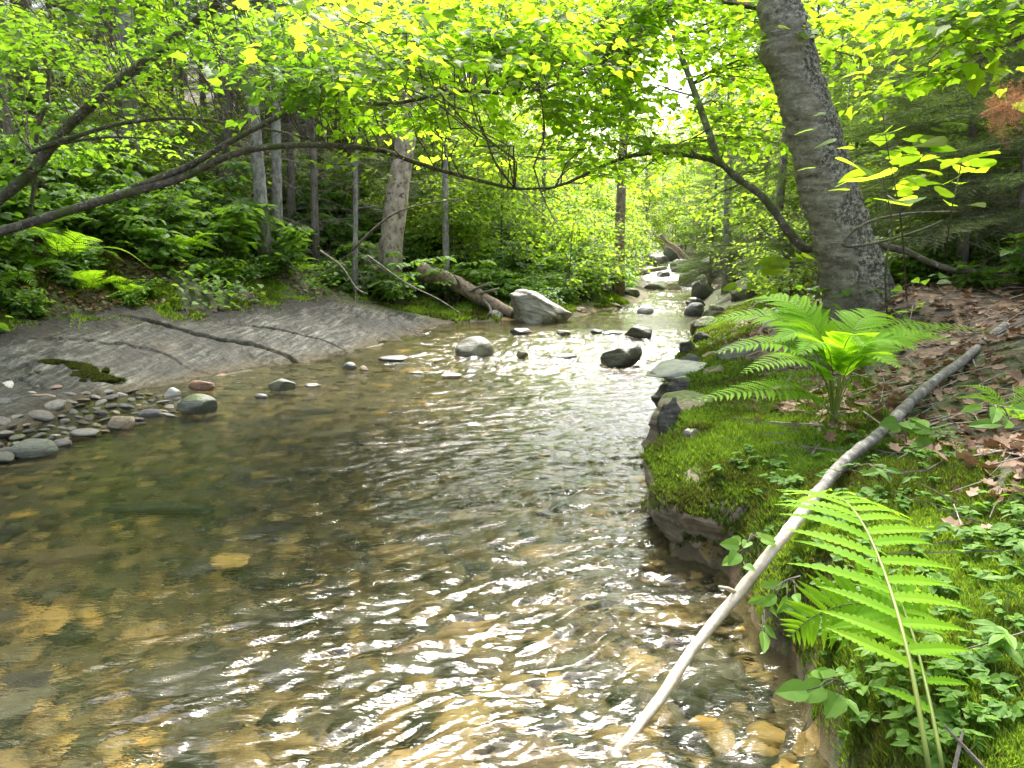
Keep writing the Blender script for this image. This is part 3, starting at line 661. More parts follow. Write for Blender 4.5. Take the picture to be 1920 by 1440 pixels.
# stones on the bed, seen through the water
sub_me = []
for k in range(8):
    V, F = rock_mesh((1, r.uniform(.6, .9), r.uniform(.3, .5)), 560 + k, cuts=6, rough=.08, sub=3)
    g = Geo(); g.add(V, [F]); o = g.build('submerged_stone', M_rock, smooth=True); sub_me.append(o.data); bpy.data.objects.remove(o)
subc = ['olive', 'ochre', 'dark', 'olive', 'olive', 'olive', 'ochre', 'dark', 'olive', 'olive']
n_sub = 0
while n_sub < 285:
    y = 1.3 * (9.0 / 1.3) ** r.random(); x = r.uniform(xl(y) + .2, xr(y) - .12)
    px = 960 + x / y * FPX * .96
    if px < -80 or px > 1700: continue
    s = float(np.clip(r.lognormal(-2.05, .45), .06, .34)); z = gz(x, y)
    zs = min(r.uniform(.8, 1.2), (-.05 - z) / (s * .3)) if z < -.06 else .2
    o = bpy.data.objects.new('submerged_stone', sub_me[n_sub % 8]); COL.objects.link(o)
    o.location = (x, y, z + .01); o.rotation_euler = (0, 0, r.uniform(-.5, .5)); o.scale = (s * 1.25, s, s * max(zs, .15))
    c = STONES[subc[int(r.integers(0, 10))]]; f = r.uniform(.35, 1.25); o.color = (*[q * f for q in c], .0)
    tag(o, 'stone lying on the brown stream bed under clear water', 'stone', 'stones on the stream bed'); n_sub += 1
gb_ = Geo(); V0, F0 = ico(1); n_ = 5200; r = np.random.default_rng(77)
y_ = 1.25 * (9.5 / 1.25) ** r.random(n_); x_ = xl(y_) + .1 + (xr(y_) - xl(y_) - .2) * r.random(n_); z_ = height(x_, y_); s_ = np.clip(r.lognormal(-2.75, .45, n_), .025, .17)
k_ = np.stack([s_ * .62, s_ * .5, s_ * r.uniform(.14, .3, n_)], 1); jit_ = 1 + r.normal(0, .13, (n_, len(V0), 1)); an_ = r.uniform(-.6, .6, n_)
Vb = V0[None] * jit_ * k_[:, None]; Vb = np.stack([Vb[..., 0] * np.cos(an_)[:, None] - Vb[..., 1] * np.sin(an_)[:, None], Vb[..., 0] * np.sin(an_)[:, None] + Vb[..., 1] * np.cos(an_)[:, None], Vb[..., 2]], -1) + np.column_stack([x_, y_, z_ + .005])[:, None]
gb_.add(Vb.reshape(-1, 3), [(np.arange(n_)[:, None, None] * len(V0) + F0[None]).reshape(-1, 3)], np.repeat(r.random(n_), len(V0)))
m, t, b, o_ = new_mat('bed_cobbles'); a_ = t.nodes.new('ShaderNodeAttribute'); a_.attribute_name = 'rnd'
cr_ = ramp(t, [(0, (.014, .018, .006)), (.22, (.03, .034, .011)), (.34, (.075, .05, .018)), (.5, (.22, .15, .048)), (.60, (.045, .045, .015)), (.72, (.32, .23, .085)), (.86, (.13, .10, .042)), (.95, (.32, .22, .06)), (1, (.5, .31, .07))]); t.links.new(a_.outputs['Fac'], cr_.inputs[0])
t.links.new(mixc(t, .5, cr_.outputs[0], mixc(t, noise(t, coords(t), 35, 4), (.01, .01, .005), cr_.outputs[0])), b.inputs['Base Color']); b.inputs['Roughness'].default_value = .8
o = gb_.build('stream_gravel', m, smooth=True); tag(o, None, None, kind='stuff')
o = rock('submerged_stone', 'long black sunken stone on the stream bed at the left', 'stone', (0, 0, 0), (.62, .2, .2), 'dark', 571, cuts=5)
p = G(300, 1000, -.2); o.location = (p[0], p[1], -.20); o.color = (.02, .025, .012, 0)
o = rock('submerged_stone', 'bright ochre flat stone on the stream bed, lowest of the yellow ones', 'stone', (0, 0, 0), (.19, .16, .08), 'ochre', 572, cuts=6)
p = G(440, 1105, -.2); o.location = (p[0], p[1], -.17); o.color = (.55, .36, .08, 0)
# ------------------------------------------------------------------ plant materials
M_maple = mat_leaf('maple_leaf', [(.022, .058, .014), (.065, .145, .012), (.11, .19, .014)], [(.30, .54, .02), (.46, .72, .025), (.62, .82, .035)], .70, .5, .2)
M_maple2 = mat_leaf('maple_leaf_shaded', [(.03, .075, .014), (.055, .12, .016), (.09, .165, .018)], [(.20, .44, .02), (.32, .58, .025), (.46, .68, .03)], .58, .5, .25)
M_seed = mat_leaf('seedling_leaf', [(.055, .125, .02), (.085, .175, .024), (.12, .22, .03)], [(.18, .38, .02), (.26, .48, .03)], .4, .55, .2)
M_under = mat_leaf('undergrowth_leaf', [(.042, .095, .018), (.075, .155, .024), (.11, .20, .035)], [(.18, .38, .02), (.26, .48, .03), (.34, .54, .04)], .42, .5, .22)
M_farleaf = mat_leaf('forest_leaf', [(.05, .11, .014), (.085, .16, .016), (.12, .20, .02)], [(.28, .50, .02), (.42, .64, .03), (.56, .72, .05)], .56, .5, .2)
M_needle = mat_leaf('needles', [(.024, .06, .018), (.042, .09, .022), (.07, .125, .024)], [(.12, .25, .025), (.17, .32, .035)], .4, .5, .3)
M_fir = mat_leaf('fir_needles', [(.05, .115, .034), (.075, .155, .038), (.11, .20, .04)], [(.24, .46, .05), (.32, .52, .05)], .48, .5, .25)
M_fern = mat_leaf('fern_green', [(.10, .235, .010), (.135, .28, .012), (.17, .31, .016)], [(.32, .62, .015), (.44, .72, .02)], .5, .6, .12, objvar=False)
M_stalk = mat_leaf('fern_stalk', [(.12, .17, .03), (.16, .2, .04)], [(.2, .3, .05), (.2, .3, .05)], .2, .5, .3, objvar=False)
M_litter = mat_leaf('dead_leaf', [(.060, .032, .016), (.13, .070, .036), (.22, .13, .075), (.31, .21, .14)], [(.15, .08, .03), (.22, .13, .06)], .18, .6, .3, objvar=False)
M_rust = mat_leaf('dead_needles', [(.34, .12, .05), (.44, .17, .075), (.52, .22, .10)], [(.5, .2, .08), (.6, .26, .11)], .4, .6, .2, objvar=False)
M_spruce = mat_bark('spruce_bark', (.055, .045, .036), (.20, .175, .15), 16, .3, (.26, .27, .24), .60)
M_greybark = mat_bark('grey_bark', (.10, .092, .082), (.30, .285, .26), 14, .5, (.38, .39, .36), .6)
M_limb = mat_bark('lichened_limb', (.030, .025, .018), (.13, .115, .09), 18, 1, (.42, .43, .38), .60, (.06, .075, .018))
M_dead = mat_bark('dead_wood', (.11, .09, .07), (.26, .225, .19), 20, 1)
M_twig = mat_bark('twig', (.045, .036, .026), (.15, .125, .095), 20, 1)
M_stick = mat_bark('bare_stick', (.26, .20, .14), (.50, .42, .33), 9, 1, (.16, .13, .10), .63, None, .3)
M_log = mat_bark('log_bark', (.09, .065, .045), (.30, .22, .16), 16, .8, (.42, .36, .30), .62)

def spray(gl, gb, P0, D, L, m, ls, T, r, width=.42, droop=.14, tw=.004, tilt=.38, pet=True):
    """flat leafy twigs: start points P0 (S,3), directions D, lengths L, m leaves each"""
    Sn = len(P0); D = norm(D); L = np.broadcast_to(np.asarray(L, float), (Sn,)); z = np.array([0, 0, 1.0])
    side = norm(np.cross(D, z) + 1e-6)
    t = (np.arange(m) + .6) / m; t = np.clip(t[None] + r.normal(0, .05, (Sn, m)), .05, 1.02)
    sg = np.where(np.arange(m) % 2, 1, -1)[None] * np.ones((Sn, 1)); sg[:, -1] = 0
    LL = L[:, None, None]
    ax = P0[:, None] + D[:, None] * LL * t[..., None] - z * (droop * LL * (t ** 2)[..., None])
    off = sg * width * np.sin(np.pi * np.clip(t * .9, 0, 1)) * r.uniform(.25, 1, (Sn, m))
    pos = ax + side[:, None] * LL * off[..., None] + r.normal(0, .035, (Sn, m, 3)) * LL
    ld = D[:, None] * .7 + side[:, None] * sg[..., None] * .9 + r.normal(0, .3, (Sn, m, 3)); ld[..., 2] -= .18
    n = Sn * m; rv = np.clip(np.repeat(r.random(Sn), m) * .5 + r.random(n) * .5, 0, 1)
    leaves(gl, T, pos.reshape(-1, 3), ld.reshape(-1, 3), jit_up(n, r, tilt), ls * np.clip(r.lognormal(-.12, .34, n), .35, 1.6), rv)
    if gb is not None:
        end = P0 + D * L[:, None] - z * (droop * L[:, None]); mid = P0 + D * L[:, None] * .5 - z * (droop * L[:, None] * .25)
        ribbons(P0, mid, tw, .5, gb); ribbons(mid, end, tw * .6, .5, gb)
        if pet: ribbons(ax.reshape(-1, 3), pos.reshape(-1, 3), tw * .3, .5, gb)

def limb(gb, a, b, r0, r1, r, sag=.1, k=4, n=7, wig=.05):
    a = np.asarray(a, float); b = np.asarray(b, float); L = np.linalg.norm(b - a)
    t = np.linspace(0, 1, n)[:, None]; p = a + (b - a) * t + np.array([0, 0, 1.0]) * (sag * L * np.sin(np.pi * t))
    p[1:-1] += r.normal(0, wig * L, (n - 2, 3)) * .5
    V, F = tube(p, np.linspace(r0, r1, n), k, cap=False); gb.add(V, F); return p

# ---- broadleaf forest tree
def make_broadleaf(name, label, seed, H, base, Rc, clumps, per, m, ls, bark, leafm, T=L_FAR, rad=.09, group=None, lean=.3):
    r = np.random.default_rng(seed)
    root = thing(name, label, 'tree', group=group)
    n = 14; t = np.linspace(0, 1, n); la = r.uniform(0, 6.28)
    P = np.column_stack([np.cos(la) * lean * t ** 1.5 * H * .15 + np.sin(t * 5 + la) * .06 * H * .1, np.sin(la) * lean * t ** 1.5 * H * .15 + np.cos(t * 4) * .05 * H * .1, t * H])
    gt = Geo(); V, F = tube(P, rad * (1 - t * .85) * (1 + .5 * np.exp(-t * 25)), 9, .08, seed); gt.add(V, F)
    gt.build('trunk', bark, root, True)
    gl, gb = Geo(), Geo()
    for k in range(clumps):
        hz = base + (H - base) * r.random() ** .8; a = r.uniform(0, 6.28); f = (hz - base) / (H - base)
        rr = Rc * (.35 + .65 * math.sin(math.pi * min(1, .25 + f * .75))) * r.uniform(.45, 1.0)
        i = int(np.clip((hz - .12 * rr - .4) / H * (n - 1), 1, n - 1)); a0 = P[i]
        c = np.array([a0[0] + math.cos(a) * rr, a0[1] + math.sin(a) * rr, hz + .1 * rr])
        p = limb(gb, a0, c, rad * .28, .006, r, .08)
        s = per; w = np.linspace(.35, 1, s); idx = (w * 6).astype(int)
        P0 = p[np.clip(idx, 0, 6)] + r.normal(0, .07, (s, 3))
        out = np.array([math.cos(a), math.sin(a), .0]); D = out + r.normal(0, .6, (s, 3)) * [1, 1, .28]
        spray(gl, gb, P0, D, r.uniform(.45, .95, s), m, ls, T, r, tw=.004, pet=False)
    gl.build('crown', leafm, root); gb.build('branches', M_twig, root)
    return root

# ---- conifers
def needle_branch(L, seed, step=.055, nstep=.006, nl=.015, nw=.0028, tert=True, droop=.12, side_f=.38):
    """flat fir branch along +X: returns (needles geo pack, wood geo pack)"""
    r = np.random.default_rng(seed); gn, gw = Geo(), Geo()
    def axis(x): return np.stack([x, .02 * L * np.sin(x / L * 5), -droop * L * (x / L) ** 2], -1)
    segs = []
    xs_ = np.linspace(0, L, 7); pts = axis(xs_)
    for i in range(6): segs.append((pts[i], pts[i + 1], .006 * (1 - i / 7) * max(L, .6)))
    tw = []
    for i, x in enumerate(np.arange(.12 * L, L * .99, step)):
        for s_ in (-1, 1):
            l = (side_f * L * (1 - (x / L)) ** .8 + .05) * r.uniform(.7, 1.15); a = R(r.uniform(42, 60))
            p = axis(np.array(x)); d = np.array([math.cos(a), s_ * math.sin(a), r.normal(-.08, .12)])
            tw.append((p, d, l))
            if tert and l > .16:
                for y in np.arange(.07, l * .92, .06):
                    for q in (-1, 1):
                        b = a + q * R(48); tw.append((p + d * y, np.array([math.cos(b), s_ * math.sin(b), d[2]]), (l - y) * .45 * r.uniform(.7, 1.1) + .02))
    P0 = np.array([q[0] for q in tw]); D = norm(np.array([q[1] for q in tw])); Lw = np.array([q[2] for q in tw])
    P1 = P0 + D * Lw[:, None] - np.array([0, 0, 1]) * (Lw ** 2 * .25)[:, None]
    ribbons(np.array([s[0] for s in segs]), np.array([s[1] for s in segs]), np.array([s[2] for s in segs]), .4, gw)
    ribbons(P0, P1, .0018, .4, gw)
    cnt = np.maximum((Lw / nstep).astype(int), 2); N_ = cnt.sum(); idx = np.repeat(np.arange(len(tw)), cnt)
    f = (np.arange(N_) - np.repeat(np.cumsum(cnt) - cnt, cnt) + r.random(N_)) / np.repeat(cnt, cnt)
    base = P0[idx] + (P1 - P0)[idx] * f[:, None]; d = norm(P1 - P0)[idx]
    sg = np.where(r.random(N_) < .5, -1, 1)[:, None]; up = np.array([0, 0, 1.0]); sd_ = norm(np.cross(d, up))
    nd = norm(d * .55 + sd_ * sg * .9 + up * r.normal(.12, .3, (N_, 1)))
    wv = norm(np.cross(nd, up + r.normal(0, .4, (N_, 3)))) * nw / 2
    ln = nl * r.uniform(.7, 1.15, (N_, 1))
    V = np.stack([base - wv, base + wv, base + nd * ln], 1).reshape(-1, 3)
    rv = np.clip(.35 + .45 * f + r.normal(0, .15, N_), 0, 1)
    gn.add(V, [np.arange(N_ * 3).reshape(-1, 3)], np.repeat(rv, 3))
    return gn.pack(), gw.pack()
NB_FIR = [needle_branch(L, 10 + i) for i, L in enumerate((.5, .75, 1.0, 1.3))]
NB_SPR = [needle_branch(L, 30 + i, .08, .012, .022, .0055, True, .22) for i, L in enumerate((.7, 1.1, 1.5, 1.9))]
def rotz(a): c, s = math.cos(a), math.sin(a); return np.array([[c, -s, 0], [s, c, 0], [0, 0, 1.0]])
def roty(a): c, s = math.cos(a), math.sin(a); return np.array([[c, 0, s], [0, 1, 0], [-s, 0, c]])
def rotx(a): c, s = math.cos(a), math.sin(a); return np.array([[1, 0, 0], [0, c, -s], [0, s, c]])
def make_conifer(name, label, seed, H, base, Rc, nb, NB, rad, mat, dead=45, dead_to=.5, group=None, bark=None, top=.98, cat='tree'):
    r = np.random.default_rng(seed); root = thing(name, label, cat, group=group)
    n = 12; t = np.linspace(0, 1, n); P = np.column_stack([np.sin(t * 3 + seed) * .012 * H, np.cos(t * 2.3 + seed) * .012 * H, t * H]); P -= P[0]
    gt = Geo(); V, F = tube(P, rad * (1 - t * .92) * (1 + .35 * np.exp(-t * 30)), 9, .07, seed); gt.add(V, F); gt.build('trunk', bark or M_spruce, root, True)
    gn, gw = Geo(), Geo()
    for k in range(nb):
        f = (k + r.random()) / nb; z = base + (H * top - base) * f; L = Rc * (1 - f) ** .75 + .25; L *= r.uniform(.75, 1.15)
        j = int(np.argmin([abs(q - L) for q in [b[0][0][:, 0].max() for b in NB]])); sc = L / NB[j][0][0][:, 0].max()
        M = rotz(r.uniform(0, 6.28)) @ roty(r.uniform(-.1, .3) - f * .35) @ rotx(r.normal(0, .2))
        c = np.array([np.interp(z, P[:, 2], P[:, 0]), np.interp(z, P[:, 2], P[:, 1]), z])
        gn.addg(NB[j][0], M, c, sc); gw.addg(NB[j][1], M, c, sc)
    gn.build('crown', mat, root); gw.build('branches', M_twig, root)
    if dead:
        gd = Geo()
        for k in range(dead):
            z = H * dead_to * r.uniform(.03, 1); a = r.uniform(0, 6.28); L = r.uniform(.4, 1.3)
            c = np.array([np.interp(z, P[:, 2], P[:, 0]), np.interp(z, P[:, 2], P[:, 1]), z]); d = np.array([math.cos(a), math.sin(a), r.uniform(-.45, .15)])
            p = np.array([c, c + d * L * .5 + r.normal(0, .03, 3), c + d * L + [0, 0, -.12 * L]])
            ribbons(p[:-1], p[1:], np.array([.007, .004]), .5, gd)
            q = 9; f = r.uniform(.25, 1, q)[:, None]; b0 = p[0] + (p[2] - p[0]) * f
            ribbons(b0, b0 + norm(d + r.normal(0, .8, (q, 3))) * (L * .4 * r.uniform(.4, 1, (q, 1))), .0026, .5, gd)
        gd.build('dead_branches', M_dead, root)
    return root

# ------------------------------------------------------------------ the forest behind
def put(root, p, rz=None, sc=1.0, label=None, first=[set()], r=np.random.default_rng(99), group=None, tilt=(0, 0)):
    rz = r.uniform(0, 6.28) if rz is None else rz
    if root.name not in first[0]:
        first[0].add(root.name); root.location = p; root.rotation_euler = (tilt[0], tilt[1], rz); root.scale = (sc, sc, sc)
        if label: root['label'] = label
        if group: root['group'] = group
        return root
    return dup(root, p, (tilt[0], tilt[1], rz), sc, label, group)
SPL, BRL = 'tall thin spruce with bare dead lower twigs among many others in the forest', 'leafy forest tree with bright green foliage among others behind the stream'
GS, GB = 'spruces of the forest', 'broadleaf trees of the forest'
spr = [make_conifer('spruce', SPL, 40 + i, (13, 15, 11)[i], (3.6, 4.6, 2.6)[i], (1.7, 1.9, 1.6)[i], (62, 66, 60)[i], NB_SPR, (.13, .16, .10)[i], M_needle, (70, 80, 70)[i], .42, GS) for i in range(3)]
brd = [make_broadleaf('broadleaf_tree', BRL, 60 + i, (11, 13, 8)[i], (2.5, 3.5, 1.2)[i], (2.4, 2.8, 2.0)[i], (46, 52, 40)[i], 8, 16, .115, M_greybark, M_farleaf, L_FAR, (.09, .12, .06)[i], GB) for i in range(3)]
firs = [make_conifer('fir', 'young green fir in the forest on the right bank', 80 + i, (5.5, 4.2)[i], .5, (1.35, 1.15)[i], (95, 80)[i], NB_FIR, (.05, .04)[i], M_fir, 12, .3, 'young firs of the right bank') for i in range(2)]

VIS = []   # trunks one can point to: (px, py base, distance, kind, scale, label)
def trunk_tree(px, Yw, dia, H, label, bark, name='spruce', twigs=30, crown_from=5.0, NBs=NB_SPR, mat=None, lean=0.0, nb=26, kind='tree'):
    d = ray(px, 480); x = d[0] / d[1] * Yw; z = gz(x, Yw) - .15
    o = make_conifer(name, label, int(px) + 1000, H, crown_from, 1.6, nb, NBs, dia / 2, mat or M_needle, twigs, .55, None, bark)
    o.location = (x, Yw, z); o.rotation_euler = (0, lean, 0); VIS.append((x, Yw)); return o
trunk_tree(256, 13.5, .34, 14, 'thick grey spruce trunk on the left slope behind the thick leaning stem', M_greybark, crown_from=6)
trunk_tree(497, 13.6, .24, 14, 'straight grey spruce trunk standing left of its close twin on the left slope', M_greybark, crown_from=6)
trunk_tree(520, 14.2, .20, 13, 'slimmer grey spruce trunk standing just right of its close twin on the left slope', M_greybark, crown_from=6)
trunk_tree(664, 14.6, .11, 8, 'thin pale spruce stem between the twin trunks and the peeling birch', M_greybark, crown_from=4.5, twigs=50)
trunk_tree(1160, 20.0, .29, 17, 'tall straight reddish grey trunk at the left edge of the upper stream', M_log, crown_from=7.5, twigs=14)
trunk_tree(590, 16.0, .17, 12, 'dark twiggy spruce deep in the shade behind the thin pale stem', M_spruce, twigs=110)
trunk_tree(420, 17.0, .2, 13, 'dark twiggy spruce deep in the shade left of the twin trunks', M_spruce, twigs=110)
trunk_tree(900, 19.0, .14, 11, 'slender dark spruce with dead twigs behind the fallen log', M_spruce, twigs=110)
trunk_tree(1018, 21.0, .14, 11, 'slender spruce behind the angular boulder', M_spruce, twigs=90)
trunk_tree(1668, 9.0, .27, 13, 'mossy grey spruce trunk standing behind the leaning birch on the right', M_greybark, crown_from=4.2, nb=22)
trunk_tree(1560, 14.0, .2, 13, 'grey spruce trunk half hidden by the leaning birch', M_greybark, crown_from=4)
trunk_tree(1880, 10.0, .18, 12, 'dark spruce trunk at the right edge of the wood', M_spruce, crown_from=5.5)
trunk_tree(1366, 17.0, .2, 13, 'spruce trunk in the haze of leaves right of the cascade', M_greybark, crown_from=4)
trunk_tree(1450, 12.0, .15, 11, 'slim spruce with many dead twigs just left of the leaning birch', M_spruce, crown_from=3.6, twigs=90)
# the dead grey pole and the peeling birch
def bare_trunk(name, label, px, Yw, pts, dia0, dia1, bark, twigs, rough=.05):
    P = np.array([W(a, b, Yw + c) for a, b, c in pts]); P = cr(P, 22); P[0, 2] = gz(P[0, 0], P[0, 1]) - .15
    root = thing(name, label, 'tree', P[0]); Q = P - P[0]
    g = Geo(); V, F = tube(Q, np.linspace(dia0, dia1, 22) / 2, 12, rough, px); g.add(V, F); g.build('trunk', bark, root, True)
    if twigs:
        gd = Geo(); r = np.random.default_rng(px)
        i = r.integers(4, 21, twigs); a = r.uniform(0, 6.28, twigs); d = np.column_stack([np.cos(a), np.sin(a), r.uniform(-.5, .3, twigs)])
        L = r.uniform(.2, .8, (twigs, 1)); ribbons(Q[i], Q[i] + d * L, .005, .5, gd); b = Q[i] + d * L * .5
        ribbons(b, b + norm(d + r.normal(0, .7, (twigs, 3))) * L * .5, .003, .5, gd)
        gd.build('dead_branches', M_dead, root)
    VIS.append((P[0, 0], P[0, 1])); return root
bare_trunk('dead_pole', 'bare grey dead pole with snapped top standing behind the fallen log', 835, 16.2, [(837, 512, 0), (835, 400, 0), (834, 300, 0), (832, 258, 0)], .145, .10, M_greybark, 20)
m_peel = mat_bark('peeling_bark', (.16, .12, .085), (.50, .42, .33), 7, .6, (.10, .075, .055), .56)
b_ = bare_trunk('birch', 'old birch with pale peeling bark leaning slightly on the left slope', 745, 15.4, [(730, 480, 0), (738, 420, 0), (750, 330, 0), (764, 240, .1), (775, 120, .2), (790, -60, .3), (800, -300, .5), (806, -500, .5)], .48, .20, m_peel, 14, .14)
# random fill
rf = np.random.default_rng(3); PT = list(VIS); cnt = 0; tries = 0
while cnt < 200 and tries < 20000:
    tries += 1
    y = rf.uniform(9, 58) if rf.random() < .75 else rf.uniform(-3, 14); left = rf.random() < .74
    x = rf.uniform(-.78 * max(y, 3) - 9, .78 * max(y, 3) + 8)
    dl = xl(y) - x; dr = x - xr(y)
    if not (dl > 4.3 if y < 16 else dl > 2.6) and not (dr > (4.2 if y < 12 else 2.6)): continue
    if dl <= 0 and dr <= 0: continue
    if y < 9 and abs(x) < 6.5: continue
    px = 960 + FPX * x / max(y, .5)
    if 1195 < px < 1290 and y > 18: continue
    if x > 0 and y < 32 and px > 1500 and rf.random() < .72: continue
    if 1040 < px < 1330 and y < 21 and y > 0 and x > 0 and dr < 3: continue
    md = 1.7 if y < 30 else 2.4
    if any((x - a) ** 2 + (y - b) ** 2 < md * md for a, b in PT): continue
    PT.append((x, y)); k = int(rf.integers(0, 3))
    far_c = 900 < px < 1450
    con = rf.random() < (.25 if far_c and y > 20 else .93 if px < 860 else .6)
    put(spr[k] if con else brd[k], (x, y, gz(x, y) - .12), sc=rf.uniform(.85, 1.2), group=GS if con else GB); cnt += 1
for i, (px, Yw, sc) in enumerate([(1800, 7.2, 1.0), (1905, 6.2, .95), (1730, 10.5, 1.1), (1640, 12, 1.0), (1850, 9.5, 1.15), (1500, 11, .8), (1420, 15, 1.0), (1990, 8, 1.1), (1330, 22, 1.1), (1570, 9.5, .62), (1760, 8.4, .7)]):
    x = (px - 960) / FPX * Yw * .99; put(firs[i % 2], (x, Yw, gz(x, Yw) - .06), sc=sc, group='young firs of the right bank')
for px, Yw, sc in [(1150, 44, 1.1), (1205, 40, .95), (1262, 47, .9), (1310, 41, 1.0), (1350, 46, 1.15), (1235, 56, 1.0), (1180, 52, 1.15), (1285, 60, 1.1)]:
    x = (px - 960) / FPX * Yw; put(brd[2], (x, Yw, gz(x, Yw) - .1), sc=sc, group=GB)
PT += [(2.7, 6.0)]

q_ = 0
while q_ < 70:
    y = rf.uniform(15, 42); x = xl(y) - rf.uniform(3.5, 18); px = 960 + FPX * x / y
    if px < -150 or px > 900 or any((x - a) ** 2 + (y - b) ** 2 < 1.0 for a, b in PT): continue
    PT.append((x, y)); put(spr[2] if q_ % 3 else spr[0], (x, y, gz(x, y) - .1), sc=rf.uniform(.6, 1.05), group=GS); q_ += 1
# saplings and tall shrubs of bright leaf along the banks
sapl = [make_broadleaf('maple_sapling', 'bright green leafy sapling in the understorey beside the stream', 90 + i, (3.4, 2.4, 4.4)[i], (.5, .3, .9)[i], (1.2, 1.0, 1.4)[i], (26, 20, 32)[i], 8, 12, (.085, .08, .09)[i], M_twig, M_farleaf, L_OVAL, (.025, .02, .03)[i], 'saplings of the understorey', .6) for i in range(3)]
rs = np.random.default_rng(21); c2 = 0
SP = []
while c2 < 150:
    y = rs.uniform(9, 40); side_ = rs.random() < .55
    x = (xl(y) - rs.uniform(2.9 if y < 14 else .7, 11)) if side_ else (xr(y) + rs.uniform(1.2, 7))
    px = 960 + FPX * x / y
    if px < -200 or px > 2100 or (y < 12 and px > 1480) or (px < 760 and rs.random() < .7) or (px < 520 and y < 11.5): continue
    if any((x - a) ** 2 + (y - b) ** 2 < .8 for a, b in SP): continue
    if 770 < px < 1000 and 10 < y < 15.6: continue
    SP.append((x, y)); put(sapl[c2 % 3], (x, y, gz(x, y) - .05), sc=rs.uniform(.55, 1.1)); c2 += 1

for px, Yw in [(1120, 31), (1150, 34), (1180, 33), (1205, 37), (1225, 40), (1255, 39), (1280, 36), (1300, 34), (1320, 32), (1345, 30), (1370, 28), (1330, 37), (1265, 44), (1190, 43), (1310, 42), (1350, 35), (1140, 28), (1390, 31), (1235, 46), (1290, 47)]:
    x = (px - 960) / FPX * Yw; put(sapl[px % 3], (x, Yw, gz(x, Yw) - .05), sc=rs.uniform(.7, 1.1))
for px, Yw, s_ in [(1700, 9, .6), (1760, 10.5, .7), (1830, 9.5, .6), (1900, 8.4, .6), (1660, 11.5, .7), (1790, 7.6, .42), (1870, 11, .8), (1950, 10, .8), (1720, 12.5, .8), (1610, 13, .7), (1480, 10, .5), (1520, 13, .7)]:
    x = (px - 960) / FPX * Yw; put(sapl[px % 3], (x, Yw, gz(x, Yw) - .05), sc=s_)
# hobblebush shrubs of the slope
def make_shrub(seed, stems, H, ls):
    r = np.random.default_rng(seed); root = thing('shrub', 'low shrub with broad paired green leaves in the dense undergrowth of the left slope', 'shrub', group='broad leaved shrubs of the undergrowth')
    gl, gb = Geo(), Geo()
    for s in range(stems):
        a = r.uniform(0, 6.28); L = H * r.uniform(.5, 1.1); d = np.array([math.cos(a) * .55, math.sin(a) * .55, 1])
        p = limb(gb, r.normal(0, .08, 3) * [1, 1, 0], d * L, .008, .003, r, .0, 3, 5)
        for q in (2, 3, 4):
            for w in range(2 if q < 4 else 3):
                ang = r.uniform(0, 6.28); dd = np.array([[math.cos(ang), math.sin(ang), .05]])
                spray(gl, gb, p[q][None], dd, [r.uniform(.18, .42)], 8, ls, L_HEART if seed % 2 else L_OVAL, r, width=.55, droop=.2, tw=.0025, tilt=.3)
    gl.build('leaves', M_under, root); gb.build('stems', M_twig, root); return root
shr = [make_shrub(120 + i, (8, 10, 7, 9)[i], (.6, .8, 1.0, .45)[i], (.088, .095, .11, .08)[i]) for i in range(4)]
rs = np.random.default_rng(22); c2 = 0; SH = []
while c2 < 255:
    y = rs.uniform(4.5, 26); x = xl(y) - (rs.uniform(2.75, 10.5) if y < 14.5 else rs.uniform(.6, 9)); px = 960 + FPX * x / y
    if px < -330 or px > 1180: continue
    if any((x - a) ** 2 + (y - b) ** 2 < .2 for a, b in SH): continue
    if y < 10.5 and 20 < px < 430 and (xl(y) - x) < 3.7 and rs.random() < .93: continue
    if 770 < px < 1000 and 10 < y < 15.4: continue
    SH.append((x, y)); put(shr[c2 % 4], (x, y, gz(x, y) - .03), sc=rs.uniform(.7, 1.25), tilt=(0, .15)); c2 += 1
for q_ in range(46):
    y = rs.uniform(7.2, 13.8); x = xl(y) - rs.uniform(2.55, 3.5); px = 960 + FPX * x / y
    if 60 < px < 380 and q_ % 4: continue
    put(shr[q_ % 4], (x, y, gz(x, y) - .02), sc=rs.uniform(.3, .6), tilt=(0, .3))
q_ = 0
while q_ < 34:
    y = rs.uniform(4.8, 13); x = xr(y) + rs.uniform(1.9, 6.5); px = 960 + FPX * x / y
    if px > 2000 or (1480 < px < 1720 and y < 6.6): continue
    put(shr[q_ % 4], (x, y, gz(x, y) - .02), sc=rs.uniform(.3, .62), label='low shrub with broad green leaves in the undergrowth of the right bank', group='shrubs of the right bank'); q_ += 1
c2 = 0
while c2 < 40:
    y = rs.uniform(6.5, 24); x = xr(y) + rs.uniform(.9 if y > 12 else 2.4, 7); px = 960 + FPX * x / y
    if px > 2050 or any((x - a) ** 2 + (y - b) ** 2 < .4 for a, b in SH): continue
    SH.append((x, y)); put(shr[c2 % 4], (x, y, gz(x, y) - .03), sc=rs.uniform(.45, .9), label='low shrub with broad green leaves in the undergrowth of the right bank', group='shrubs of the right bank'); c2 += 1
